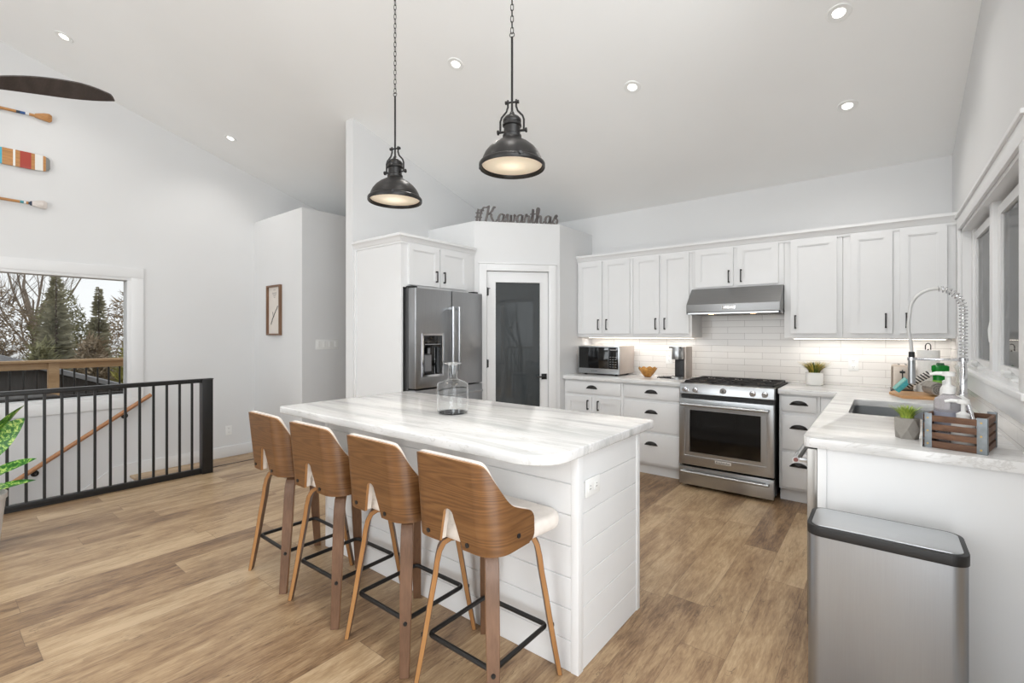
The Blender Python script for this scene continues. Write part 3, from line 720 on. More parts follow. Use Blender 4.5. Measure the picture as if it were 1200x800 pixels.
# door
wz0, wz1, wx0, wx1 = .318, .690, -1.352, -.784
m = MB(); m.prism([(X0, .206), (X1, .206), (X1, .788), (X0, .788)], 0, .034, 'y', holes=[[(wx0-.04, wz0-.03), (wx1+.04, wz0-.03), (wx1+.04, wz1+.012), (wx0-.04, wz1+.012)]], bev=.003, M=FRG)
dd = m.build('oven_door', M_ssh, t)
m = MB(); m.prism([(wx0-.042, wz0-.032), (wx1+.042, wz0-.032), (wx1+.042, wz1+.014), (wx0-.042, wz1+.014)], .004, .028, 'y', holes=[[(wx0, wz0), (wx1, wz0), (wx1, wz1), (wx0, wz1)]], M=FRG); m.build('window_frame', M_ssh, dd, smooth=0)
MB().box(wx0-.002, wx1+.002, 0, .020, wz0-.002, wz1+.002, M=FRG).build('oven_window', M_bglass, dd, smooth=0)
h = MB(); h.cyl((X0+.03, RY-.085, .742), (X1-.03, RY-.085, .742), .0125, n=20)
for xx in (X0+.045, X1-.045): h.box(xx-.014, xx+.014, RY-.085, RY-.033, .733, .751, .004)
h.build('handle', M_ssh, dd)
m = MB(); m.box(-1.136, -1.008, .034, .038, .249, .276, .002, M=FRG); vs, fs = text_mesh('KitchenAid', .024, .0006, FRG, -1.072, .2625, .0385); m.faces(vs, fs, mi=1); m.build('name_plate', [M_plate, M_blackpl], dd)
# drawer
m = MB(); m.box(X0, X1, 0, .034, .030, .190, .003, M=FRG); dd = m.build('warming_drawer', M_ssh, t)
h = MB(); h.cyl((X0+.03, RY-.078, .150), (X1-.03, RY-.078, .150), .0115, n=20)
for xx in (X0+.045, X1-.045): h.box(xx-.014, xx+.014, RY-.078, RY-.033, .142, .158, .004)
h.build('handle', M_ssh, dd)
MB().box(X0, X1, RY+.05, BW-.04, .905, .918, .003).build('cooktop', M_blackpl, t)
for k in range(3):
    gx0 = X0+.02+k*.2395; gx1 = gx0+.234; gy0, gy1 = RY+.075, BW-.10; z = .938
    g = MB()
    for (a, b) in (((gx0, gy0), (gx1, gy0)), ((gx1, gy0), (gx1, gy1)), ((gx1, gy1), (gx0, gy1)), ((gx0, gy1), (gx0, gy0))):
        g.box(min(a[0], b[0])-.006, max(a[0], b[0])+.006, min(a[1], b[1])-.006, max(a[1], b[1])+.006, z-.012, z, .002)
    mx = (gx0+gx1)/2; my = (gy0+gy1)/2
    g.box(gx0, gx1, my-.006, my+.006, z-.012, z, .002)
    for yy in ((gy0+my)/2, (gy1+my)/2):
        for s in (-1, 1):
            g.box(mx+s*.032 if s > 0 else gx0, gx1 if s > 0 else mx-.032, yy-.005, yy+.005, z-.01, z+.002, .002)
            g.box(mx-.005, mx+.005, yy+.032 if s > 0 else yy-.115, yy+.115 if s > 0 else yy-.032, z-.01, z+.002, .002)
    for a in (gx0, gx1):
        for b in (gy0, gy1): g.box(a-.007, a+.007, b-.007, b+.007, .917, z-.01)
    g.build('grate', M_iron, t)
for bx_, by_ in ((-1.31, 4.45), (-1.31, 4.72), (-1.066, 4.58), (-.83, 4.45), (-.83, 4.72)):
    b = MB(); b.lathe([(0, .932), (.028, .932), (.034, .928), (.036, .922), (.048, .921), (.05, .917)], (bx_, by_, 0), 24); b.build('burner', M_iron, t)

# ------------------------------------------------------------------ hood
t = thing('range_hood', 'stainless steel range hood over the gas range', 'hood', (-1.07, 4.7, 1.54))
hx0, hx1 = -1.458, -.682
m = MB(); m.prism([(BW-.011, 1.552), (4.445, 1.552), (4.438, 1.558), (4.438, 1.628), (4.595, 1.783), (BW-.011, 1.783)], hx0, hx1, 'x', bev=.003); m.build('canopy', brushed('hood_steel', (150, 150, 150), .42), t)
m = MB(); m.box(hx0, hx0+.012, 4.445, BW-.011, 1.540, 1.553); m.box(hx1-.012, hx1, 4.445, BW-.011, 1.540, 1.553); m.box(hx0, hx1, 4.445, 4.457, 1.540, 1.553)
m.build('lip', M_ssh, t, smooth=0)
for k in range(2):
    m = MB(); a = hx0+.03+k*.365
    m.box(a, a+.345, 4.52, 4.90, 1.541, 1.551, .002)
    for j in range(14): m.box(a+.015+.0235*j, a+.025+.0235*j, 4.54, 4.88, 1.538, 1.542)
    m.build('baffle_filter', M_ssd, t)
m = MB(); fm = face_matrix('S', (0, 4.438, 0)); m.box(-1.140, -1.030, 0, .004, 1.578, 1.612, .002, M=fm); m.box(-1.132, -1.038, .004, .0048, 1.583, 1.607, mi=1, M=fm)
vs, fs = text_mesh('KitchenAid', .018, .0004, fm, -1.085, 1.595, .0052); m.faces(vs, fs, mi=0); m.build('name_plate', [M_chrome, M_ssd], t)
M_bulb = mat('warm_lamp', (255, 230, 190), .5, emit=(255, 205, 150), es=12)
for xx in (-1.25, -.9):
    b = MB(); b.lathe([(0, 1.5395), (.022, 1.5395), (.026, 1.545)], (xx, 4.50, 0), 20); bb = b.build('lamp', M_bulb, t)
    l = bpy.data.lights.new('hood_light', 'SPOT'); l.energy = 2.5; l.color = (1, .85, .68); l.spot_size = R(120); l.shadow_soft_size = .02
    o = bpy.data.objects.new('hood_light', l); C.objects.link(o); o.parent = t; o.location = Vector((xx, 4.50, 1.535))-Vector(t.location)

# ------------------------------------------------------------------ island
def shiplap(b, F, x0, x1, z0, z1, pitch=.126, t=.014, gap=.003):
    z = z0
    while z < z1-.01:
        e = min(z+pitch-gap, z1); b.box(x0, x1, 0, t, z, e, .0018, 1, M=F); z += pitch
    b.box(x0, x1, -.004, t-.006, z0, z1, M=F)
IX0, IX1, IY0, IY1 = -2.82, -.955, 1.622, 2.204
t = thing('kitchen_island', 'white shiplap kitchen island body under the long marble top', 'island', ((IX0+IX1)/2, (IY0+IY1)/2, 0))
MB().box(IX0+.02, IX1-.02, IY0+.02, IY1-.02, 0, .872).build('core', M_cab, t, smooth=0)
m = MB(); shiplap(m, face_matrix('S', (0, IY0+.006, 0)), IX0+.02, IX1-.02, 0, .872); m.build('front_shiplap', M_cab, t, smooth=0)
m = MB(); shiplap(m, face_matrix('E', (IX1-.008, 0, 0)), IY0+.03, IY1-.03, 0, .872, t=.006, gap=.0015); m.build('end_shiplap', M_cab, t, smooth=0)
m = MB(); shiplap(m, face_matrix('W', (IX0+.008, 0, 0)), -IY1+.03, -IY0-.03, 0, .872, t=.006, gap=.0015); m.build('end_shiplap', M_cab, t, smooth=0)
for (a, b) in ((IX0, IX0+.032), (IX1-.032, IX1+.002)):
    MB().box(a, b, IY0-.01, IY0+.03, 0, .873, .002).build('corner_post', M_trim, t)
    MB().box(a, b, IY1-.03, IY1+.004, 0, .873, .002).build('corner_post', M_trim, t)
MB().box(IX0+.03, IX1-.03, IY1-.03, IY1, .10, .872).build('back_panel', M_cab, t, smooth=0)
FN = Matrix.Identity(4); FN.col[0][:3] = (-1, 0, 0); FN.col[1][:3] = (0, 1, 0); FN.col[3][:3] = (0, IY1, 0)
for k in range(4):
    a = -IX1+.03+k*.455
    d = shaker(a, a+.43, .13, .86, FN).build('door', M_cab, t, smooth=0)
m = MB(); m.prism(rounded([(-2.925, 1.363), (-.932, 1.363), (-.932, 2.345), (-2.925, 2.345)], [.03, .15, .02, .02], 12), CT0, CT1, 'z', bev=.006)
tag(m.build('countertop', M_marble), 'long white marble island top with a rounded near corner', 'countertop')
def outlet(label, F, x, z, vert=True, w=.072, h=.118, gangs=1, name='wall_outlet', cat='outlet', y=0.0, holes=True, par=None):
    if not vert: w, h = h, w
    w = w*gangs if vert else w
    t = thing(name, label, cat, F @ Vector((x, y, z)))
    p = MB().box(x-w/2, x+w/2, y, y+.005, z-h/2, z+h/2, .002, M=F).build('plate', M_white, t)
    if holes:
        for s in (-1, 1):
            cx_, cz_ = (x, z+s*.026) if vert else (x+s*.026, z)
            q = MB().box(cx_-.016, cx_+.016, y+.005, y+.0065, cz_-.016, cz_+.016, .003, M=F)
            for dx in (-.006, .006):
                a, b = (dx, .004) if vert else (.004, dx)
                ww_, hh_ = (.0012, .004) if vert else (.004, .0012)
                q.box(cx_+a-ww_, cx_+a+ww_, y+.0064, y+.0068, cz_+b-hh_, cz_+b+hh_, mi=1, M=F)
            q.cyl(F @ Vector((cx_, y+.0063, cz_-.008)), F @ Vector((cx_, y+.0068, cz_-.008)), .002, n=8, mi=1)
            q.build('socket', [M_white, M_blackpl], t)
    else:
        for g in range(gangs):
            gx_ = x-w/2+(g+.5)*w/gangs; MB().box(gx_-.016, gx_+.016, y+.005, y+.009, z-.034, z+.034, .002, M=F).build('rocker', M_white, t)
    return t
outlet('white double outlet on the shiplap end of the island', face_matrix('E', (IX1, 0, 0)), 1.725, .728, vert=False, y=.0012)
outlet('white outlet low on the end wall beyond the stair railing', face_matrix('E', (EW, 0, 0)), 2.41, .15)
outlet('white outlet on the tile backsplash left of the coffee maker', face_matrix('S', (0, BW-.010, 0)), -1.80, 1.10)
outlet('white outlet on the tile backsplash above the grass pot', face_matrix('S', (0, BW-.010, 0)), -.205, 1.10)
outlet('white wide switch plate on the hallway wall beside the fridge wall', face_matrix('E', (-5.245, 0, 0)), 3.02, 1.235, gangs=4, name='light_switch', cat='switch', holes=False)

# ------------------------------------------------------------------ bar stools
def make_stool():
    """local coordinates, faces +Y"""
    t = thing('bar_stool', '', 'stool', (0, 0, 0), 'walnut bar stools along the island')
    W, Y0, Rc, YF = .210, -.205, .085, .018
    # plan path as function of arc s (right side), s=0 rear centre
    L1 = W-Rc; L2 = Rc*PI/2; L3 = YF-(Y0+Rc); S = L1+L2+L3
    def plan(s, off=0.0):
        sg = 1 if s >= 0 else -1; a = abs(s)
        if a <= L1: p = Vector((a, Y0)); n = Vector((0, -1))
        elif a <= L1+L2: th = (a-L1)/Rc; p = Vector((L1+Rc*math.sin(th), Y0+Rc-Rc*math.cos(th))); n = Vector((math.sin(th), -math.cos(th)))
        else: p = Vector((W, Y0+Rc+(a-L1-L2))); n = Vector((1, 0))
        p = p+n*off
        return Vector((p.x*sg, p.y)), Vector((n.x*sg, n.y))
    ZB = .598
    def ztop(a):
        a = abs(a)
        zt = .920; k0, k1 = .182, .262
        if a < k0: return zt
        if a < k1:
            u = (a-k0)/(k1-k0); return zt-(zt-.762)*(1-(1-u)**1.35) if u > .0 else zt
        u = (a-k1)/(S-k1); return .762-.056*u**.85
    def ztopr(a):  # rounded upper corner
        a_ = abs(a); z = ztop(a_)
        if .150 < a_ < .182: z -= .030*((a_-.15)/.032)**2.2
        elif .182 <= a_ < .215: z -= .030*(1-(a_-.182)/.033)
        e = S-a_
        if e < .03: z -= .03-math.sqrt(max(0, .03**2-(.03-e)**2))
        return z
    def ztops(a):
        e = S-abs(a)
        if e < .05: return ztopr(a)
        ws = [(k*.008, math.exp(-(k*.008/.018)**2)) for k in range(-5, 6)]
        return sum(ztop(a+o)*w_ for o, w_ in ws)/sum(w_ for o, w_ in ws)-.006*math.exp(-((abs(a)-.182)/.03)**2)
    def zbot(a):
        a = abs(a)
        z = ZB
        if a < .058:
            z = .708+math.sqrt(max(0, .026**2-a*a)) if a < .026 else ZB+(.708-ZB)*((.058-a)/.032)**.9
        e = S-a
        if e < .03: z = ZB+.004+.03-math.sqrt(max(0, .03**2-(.03-e)**2))
        return z
    ss = [-S+.0+ i*.006 for i in range(int(2*S/.006)+1)]+[S]
    ss = sorted(set([round(x, 5) for x in ss]+[round(-.07+.002*i, 5) for i in range(71)]+[round(S-.002*i, 5) for i in range(16)]+[round(-S+.002*i, 5) for i in range(16)]))
    NT_ = 14
    def lean(p, n, z): # rear leans back with height, sides taper in slightly
        k = (z-ZB)/.31
        x = p.x*(1-.02*max(0, k)); y = p.y-.035*max(0, k)*max(0, -n.y)
        return Vector((x, y, z))
    def sheet(off_in, off_out, zt_adj, zb_f, outer_m, edge_m, inner_m):
        b = bmesh.new(); go = []; gi = []
        for s in ss:
            zt = ztops(s)+zt_adj; zb = zb_f(s)
            ro = []; ri = []
            for j in range(NT_+1):
                z = zb+(zt-zb)*j/NT_
                p, n = plan(s, off_out); ro.append(b.verts.new(lean(p, n, z)))
                p, n = plan(s, off_in); ri.append(b.verts.new(lean(p, n, z)))
            go.append(ro); gi.append(ri)
        N = len(ss)
        def q(a, mi):
            f = b.faces.new(a); f.material_index = mi
        for i in range(N-1):
            for j in range(NT_):
                q((go[i][j], go[i+1][j], go[i+1][j+1], go[i][j+1]), outer_m); q((gi[i][j], gi[i][j+1], gi[i+1][j+1], gi[i+1][j]), inner_m)
            q((go[i][0], gi[i][0], gi[i+1][0], go[i+1][0]), edge_m); q((go[i][NT_], go[i+1][NT_], gi[i+1][NT_], gi[i][NT_]), edge_m)
        for i in (0, N-1):
            for j in range(NT_): q((go[i][j], go[i][j+1], gi[i][j+1], gi[i][j]), edge_m)
        bmesh.ops.recalc_face_normals(b, faces=b.faces[:])
        m = MB(); me = bpy.data.meshes.new('tmp'); b.to_mesh(me); m.bm.from_mesh(me); bpy.data.meshes.remove(me); b.free(); return m
    sheet(-.012, 0, 0, zbot, 0, 1, 0).build('backrest_shell', [M_walnut, M_plyedge], t, smooth=50, local=True)
    sheet(-.032, -.0125, .004, lambda s: max(zbot(s)+.012, .62) if abs(s) > .066 else zbot(s)+.004, 0, 0, 0).build('back_cushion', M_fabric, t, smooth=60, local=True)
    # seat
    seat = MB(); pl = rounded([(-.178, -.165), (.178, -.165), (.222, .225), (-.222, .225)], [.06, .06, .07, .07], 8)
    seat.prism(pl, .588, .650, 'z', bev=.022); seat.build('seat', M_fabric, t, smooth=60, local=True)
    MB().prism(rounded([(-.14, -.13), (.14, -.13), (.15, .16), (-.15, .16)], [.05]*4, 6), .582, .592, 'z').build('seat_base', M_blackpl, t, local=True)
    # bolts on shell
    for (sx_, sz_) in ((-.115, .625), (.085, .622), (.30, .645)):
        p, n = plan(sx_, 0); a = lean(p, n, sz_); d = Vector((n.x, n.y, 0)); MB().cyl(a-d*.002, a+d*.004, .0085, n=14).build('bolt', M_blackpl, t, local=True)
    # legs
    for k in range(4):
        th = PI/4+k*PI/2; rad = Vector((math.cos(th), math.sin(th), 0)); tan = Vector((-rad.y, rad.x, 0))
        pts = [(.283, 0), (.264, .10), (.246, .20), (.226, .32), (.208, .42), (.200, .48), (.190, .525), (.174, .555), (.148, .571), (.09, .574)]
        m = bmesh.new(); rg = []
        for i, (r_, z_) in enumerate(pts):
            a = pts[max(0, i-1)]; c_ = pts[min(len(pts)-1, i+1)]; dr_, dz_ = c_[0]-a[0], c_[1]-a[1]; l = math.hypot(dr_, dz_)
            nr, nz_ = dz_/l, -dr_/l      # normal in (r,z)
            th_ = .0095+.001*min(1, z_/.3); wd = .019+.006*min(1, z_/.35)
            if i == 0: nr, nz_ = 1, 0
            pc = rad*r_+Vector((0, 0, z_)); nn = rad*nr+Vector((0, 0, nz_))
            rg.append([m.verts.new(pc+nn*th_+tan*wd), m.verts.new(pc+nn*th_-tan*wd), m.verts.new(pc-nn*th_-tan*wd), m.verts.new(pc-nn*th_+tan*wd)])
        for A, B in zip(rg, rg[1:]):
            for j in range(4):
                f = m.faces.new((A[j], A[(j+1) % 4], B[(j+1) % 4], B[j])); f.material_index = 0 if j in (0, 2) else 1
        f = m.faces.new(rg[0][::-1]); f.material_index = 1; f = m.faces.new(rg[-1]); f.material_index = 1
        bmesh.ops.recalc_face_normals(m, faces=m.faces[:])
        bmesh.ops.bevel(m, geom=[e for e in m.edges if len(e.link_faces) == 2 and e.calc_face_angle(0) > 1.2], offset=.002, segments=1, affect='EDGES')
        q = MB(); me = bpy.data.meshes.new('tmp'); m.to_mesh(me); q.bm.from_mesh(me); bpy.data.meshes.remove(me); m.free()
        lg = q.build('leg', [M_walnutleg, M_plyedge], t, smooth=30, local=True)
        a = rad*.255+Vector((0, 0, .195)); MB().cyl(a, a+rad*.006, .009, .007, 14).build('bolt', M_blackpl, lg, local=True)
    h = .163; r = .02; pts = []
    for (cx_, cy_, a0) in ((h-r, h-r, 0), (-h+r, h-r, 90), (-h+r, -h+r, 180), (h-r, -h+r, 270)):
        for k in range(5): a = R(a0+90*k/4); pts.append((cx_+r*math.cos(a), cy_+r*math.sin(a), .195))
    MB().tube(pts, .0095, 10, closed=True).build('footrest', M_black, t, local=True)
    return t
st = make_stool()
spots = [(-1.225, 1.386, 'walnut bar stool with cream seat at the right end of the row, nearest the camera', 0),
         (-1.692, 1.386, 'walnut bar stool with cream seat, second from the right in the row', 0),
         (-2.195, 1.382, 'walnut bar stool with cream seat, second from the left in the row', R(1)),
         (-2.672, 1.384, 'walnut bar stool with cream seat at the far left end of the row', R(-1))]
for i, (x, y, lb, rz) in enumerate(spots):
    if i == 0: st.location = (x, y, 0); st['label'] = lb; st.rotation_euler = (0, 0, rz)
    else: dup(st, (x, y, 0), lb, rz)

# ------------------------------------------------------------------ pendants
M_diff = mat('frosted_diffuser', (240, 222, 190), .5, emit=(255, 214, 158), es=.75)
M_hot = mat('lamp_glow', (255, 240, 210), .5, emit=(255, 232, 190), es=6)
def diffuser_mat():
    m, nt, b = newmat('pendant_glass'); T = NT(nt)
    tc = T.n('ShaderNodeTexCoord'); s = T.n('ShaderNodeVectorMath', operation='LENGTH'); T.link(tc.outputs['Object'], s.inputs[0])
    c = T.ramp(s.outputs['Value'], [(.0, (1, .88, .66)), (.06, (1, .78, .5)), (.16, (.72, .52, .32))])
    b.inputs['Base Color'].default_value = (.8, .75, .65, 1); b.inputs['Roughness'].default_value = .3
    T.link(c, b.inputs['Emission Color']); T.link(T.ramp(s.outputs['Value'], [(0, (1, 1, 1)), (.045, (.62, .62, .62)), (.09, (.33, .33, .33)), (.16, (.26, .26, .26))]), b.inputs['Emission Strength'])
    mm = T.n('ShaderNodeMath', operation='MULTIPLY'); mm.inputs[1].default_value = 2.2
    return m
M_pend = diffuser_mat()
def make_pendant(x, y, z, label):
    t = thing('pendant_lamp', label, 'lamp', (x, y, z), 'black dome pendants over the island')
    L = dict(local=True)
    dome = [(.158, .004), (.166, .0), (.1685, .004), (.1685, .020), (.165, .026), (.155, .032), (.150, .05), (.138, .075), (.118, .100), (.092, .122), (.066, .138), (.050, .147), (.046, .155), (.040, .155), (.048, .140), (.062, .132), (.088, .116), (.113, .095), (.133, .071), (.145, .048), (.152, .028), (.158, .018)]
    sh = MB().lathe(dome+[dome[0]], n=56).build('shade', M_bronze, t, smooth=40, **L)
    for k in range(3):
        a = R(-62+120*k); MB().cyl((.166*math.cos(a), .166*math.sin(a), .02), (.178*math.cos(a), .178*math.sin(a), .02), .0075, .0075, 12).build('rim_screw', M_bronze, sh, **L)
    MB().lathe([(0, .012), (.08, .013), (.153, .018), (.153, .022), (0, .018)], n=48).build('diffuser', M_pend, t, **L)
    MB().lathe([(.044, .150), (.048, .160), (.048, .168), (.042, .173), (.042, .212), (.049, .216), (.049, .224), (.045, .230), (.047, .236), (.047, .248), (.036, .262), (.018, .270), (.012, .282), (.008, .29), (0, .29)], n=32).build('socket_housing', M_bronze, t, smooth=40, **L)
    y_ = MB()
    for s in (-1, 1):
        y_.tube([(s*.062, 0, .185), (s*.062, 0, .245), (s*.055, 0, .265), (s*.030, 0, .292), (s*.022, 0, .315), (s*.022, 0, .350)], .0052, 10)
        y_.cyl((s*.040, 0, .190), (s*.078, 0, .190), .006, n=12); y_.cyl((s*.070, 0, .190), (s*.078, 0, .190), .012, n=14); y_.cyl((s*.018, 0, .338), (s*.036, 0, .338), .009, n=12)
    y_.cyl((-.03, 0, .338), (.03, 0, .338), .005, n=10)
    y_.build('yoke', M_bronze, t, **L); MBk = MB()
    top = .672 - (0 if x > -2 else .0)
    MB().cyl((0, 0, .29), (0, 0, top), .0058, n=14).build('stem', M_bronze, t, **L)
    c = MB(); zc = top; zt = cz(y)-z-.03
    c.tube([(.012*math.cos(a), 0, zc+.010+.012*math.sin(a)) for a in [2*PI*i/14 for i in range(14)]], .0022, 6, closed=True)
    zc += .018; k = 0
    while zc < zt:
        d = (1, 0) if k % 2 == 0 else (0, 1); pts = []
        for i in range(12):
            a = 2*PI*i/12; u = .0075*math.cos(a); v = .0085*math.sin(a)+(.0085 if math.sin(a) > 0.01 else -.0085 if math.sin(a) < -.01 else 0)
            pts.append((u*d[0], u*d[1], zc+.014+v))
        c.tube(pts, .0021, 6, closed=True); zc += .0295; k += 1
    c.build('chain', M_bronze, t, **L)
    MB().lathe([(.065, zt-.01), (.065, zt+.01), (.05, zt+.03), (0, zt+.05)], n=32).lathe([(0, zt-.02), (.02, zt-.018), (.065, zt-.01)], n=32).build('ceiling_canopy', M_bronze, t, **L)
    l = bpy.data.lights.new('pendant_light', 'SPOT'); l.energy = 14; l.color = (1, .86, .68); l.spot_size = R(130); l.spot_blend = .8; l.shadow_soft_size = .12
    o = bpy.data.objects.new('pendant_light', l); C.objects.link(o); o.parent = t; o.location = (0, 0, .004)
    return t
make_pendant(-2.445, 1.87, 2.195, 'dark bronze dome pendant lamp on a chain, left of the two over the island').rotation_euler = (0, 0, R(20))
make_pendant(-1.494, 1.87, 2.200, 'dark bronze dome pendant lamp on a chain, right of the two over the island').rotation_euler = (0, 0, R(24))

# ------------------------------------------------------------------ recessed ceiling lights
nrm = Vector((0, -CS, -1)).normalized()
qn = nrm.to_track_quat('Z', 'Y')
M_spot = mat('downlight_lens', (255, 255, 250), .5, emit=(255, 250, 242), es=5)
lab = ['small lit ceiling downlight near the top left corner above the fan blade', 'small lit ceiling downlight above the hallway end wall, nearest the end wall corner', 'small lit ceiling downlight between the two pendant chains', 'small lit ceiling downlight right of the right pendant', 'small lit ceiling downlight at the top right, nearest the camera', 'small lit ceiling downlight above the right wall cabinets', 'added ceiling downlight above the right end of the island, out of the picture', 'added ceiling downlight above the bar stools, out of the picture', 'added ceiling downlight beside the fan, out of the picture']
for (x, y), lb in zip(((-5.721, .801), (-5.832, 2.187), (-2.623, 2.581), (-1.502, 3.34), (-.207, 3.32), (-.206, 4.117), (-1.5, 1.75), (-2.8, .8), (-4.4, -.2)), lab):  # last three are unseen extras, added to light the kitchen
    t = thing('recessed_light', lb, 'light', (x, y, cz(y)), 'recessed downlights in the sloped ceiling')
    Mx = Matrix.Translation((x, y, cz(y))) @ qn.to_matrix().to_4x4()
    MB().lathe([(.030, -.004), (.034, .003), (.060, .006), (.064, .002), (.064, -.003)], n=36, M=Mx).build('trim_ring', M_white, t)
    MB().lathe([(0, .002), (.032, .002), (.032, .0), (0, .0)], n=32, M=Mx).build('lens', M_spot, t)
    l = bpy.data.lights.new('downlight', 'SPOT'); l.energy = 22; l.color = (1, .97, .93); l.spot_size = R(140); l.spot_blend = .9; l.shadow_soft_size = .05
    o = bpy.data.objects.new('downlight', l); C.objects.link(o); o.parent = t; o.location = nrm*.015

# ------------------------------------------------------------------ stair railing
RX = -5.231
t = thing('stair_railing', 'black metal stair railing with square balusters in front of the window', 'railing', (RX, .6, 0))
MB().box(RX-.028, RX+.028, -1.6, 1.70, .885, .915, .004).box(RX-.032, RX+.032, -1.6, 1.80, .912, .922, .003).build('top_rail', M_black, t)
MB().box(RX-.02, RX+.02, -1.6, 1.70, .012, .055, .003).box(RX-.035, RX+.02, -1.6, 1.70, 0, .014, .002).build('bottom_rail', M_black, t)
MB().box(RX-.045, RX+.045, 1.700, 1.790, 0, .915, .003).build('newel_post', M_black, t)
MB().box(RX-.045, RX+.045, -1.68, -1.60, 0, .915, .003).build('newel_post', M_black, t)
y = 1.625
while y > -1.55:
    MB().box(RX-.009, RX+.009, y-.009, y+.009, .05, .888, .001, 1).build('baluster', M_black, t); y -= .1005
# oak handrail on end wall
t = thing('handrail', 'sloping oak handrail on the wall beyond the black railing', 'handrail', (EW+.07, .6, 0))
a = Vector((EW+.075, 1.60, .685)); b = Vector((EW+.075, -1.5, -1.43)); MB().tube([a, a.lerp(b, .5), b], .021, 14).build('rail', M_oakrail, t)
for f in (.07, .5*.58, .62):
    p = a.lerp(b, f); m = MB(); m.tube([p-Vector((0, 0, .018)), p-Vector((.0, 0, .045)), p-Vector((.03, 0, .065)), p-Vector((.07, 0, .065))], .0065, 10); m.cyl((EW+.001, p.y, p.z-.065), (EW+.008, p.y, p.z-.065), .03, n=20); m.build('bracket', M_bronze, t)
# ------------------------------------------------------------------ paddles on the end wall
M_paddle = wood('paddle_wood', (168, 112, 58), (196, 140, 82), (210, 158, 100), 1.3, 'y', .35, 5)
def stripe_mat(name, stops, base=(196, 140, 82)):
    m, nt, b = newmat(name); T = NT(nt); g = T.n('ShaderNodeNewGeometry'); s = T.n('ShaderNodeSeparateXYZ'); T.link(g.outputs['Position'], s.inputs[0])
    y = s.outputs[1]; mp = T.n('ShaderNodeMapping'); mp.inputs['Scale'].default_value = (30, 3, 30); T.link(g.outputs['Position'], mp.inputs[0])
    c = T.ramp(T.noise(mp.outputs[0], 3, 4), [(.3, lin(tuple(v*.85 for v in base))), (.7, lin(base))])
    for (a, bb, col) in stops:
        f = T.math('MULTIPLY', T.math('GREATER_THAN', y, a), T.math('LESS_THAN', y, bb)); c = T.mix(f, c, lin(col))
    T.link(c, b.inputs['Base Color']); b.inputs['Roughness'].default_value = .4; return m
def paddle(label, y1, z, blade_right, stripes, slope, Lt=1.35):
    """flat against the wall; y1 = right-hand end"""
    mt = stripe_mat('paddle_'+str(int(z*100)), stripes)
    t = thing('canoe_paddle', label, 'paddle', (EW+.03, y1-.6, z), 'painted paddles hung on the end wall')
    def Pz(y): return z+slope*(y-y1)
    if blade_right:
        outl = []
        hw = [(0, .040), (.01, .060), (.04, .074), (.15, .079), (.32, .077), (.45, .062), (.54, .036), (.60, .018)]
        up = [(y1-d, Pz(y1-d)+w_) for d, w_ in hw]; lo = [(y1-d, Pz(y1-d)-w_) for d, w_ in hw]
        MB().prism(up+lo[::-1], EW+.018, EW+.030, 'x', bev=.003).build('blade', mt, t)
        MB().tube([(EW+.024, y1-.56, Pz(y1-.56)), (EW+.024, y1-Lt, Pz(y1-Lt))], .014, 12).build('shaft', mt, t)
    else:
        MB().tube([(EW+.024, y1-.03, Pz(y1-.03)), (EW+.024, y1-.08, Pz(y1-.08)), (EW+.024, y1-.8, Pz(y1-.8))], [.03, .0125, .0125], 12).build('shaft', mt, t)
        g = [(y1, -.02), (y1, .03), (y1-.02, .047), (y1-.06, .04), (y1-.12, .017), (y1-.12, -.017), (y1-.05, -.03), (y1-.015, -.036)]
        MB().prism([(yy, Pz(yy)+dz) for yy, dz in g], EW+.012, EW+.036, 'x', bev=.005).build('grip', mt, t)
        hw = [(.62, .02), (.7, .05), (.85, .075), (1.1, .08), (1.28, .07), (1.34, .04)]
        up = [(y1-d, Pz(y1-d)+w_) for d, w_ in hw]; lo = [(y1-d, Pz(y1-d)-w_) for d, w_ in hw]
        MB().prism(up+lo[::-1], EW+.018, EW+.030, 'x', bev=.003).build('blade', mt, t)
    for dd in (.35, 1.0):
        yy = y1-dd; MB().box(EW, EW+.02, yy-.006, yy+.006, Pz(yy)-.02, Pz(yy)-.008).build('hook', M_bronze, t)
paddle('top paddle on the end wall, handle end showing blue and white bands', .818, 3.47, False, [(.575, .60, (38, 50, 66)), (.60, .635, (40, 82, 140)), (.635, .66, (225, 225, 225))], .035)
paddle('middle paddle on the end wall, wide blade with teal, red, white and grey stripes', .805, 3.018, True, [(-.2, .485, (70, 170, 190)), (.555, .57, (230, 228, 224)), (.60, .675, (168, 62, 48)), (.70, .755, (230, 228, 224)), (.775, .83, (128, 128, 126))], .0)
paddle('bottom paddle on the end wall, pale grip with teal and navy bands', .785, 2.61, False, [(.60, .625, (60, 140, 150)), (.625, .64, (230, 230, 230)), (.655, .68, (40, 54, 74)), (.68, .9, (214, 206, 200))], -.02)

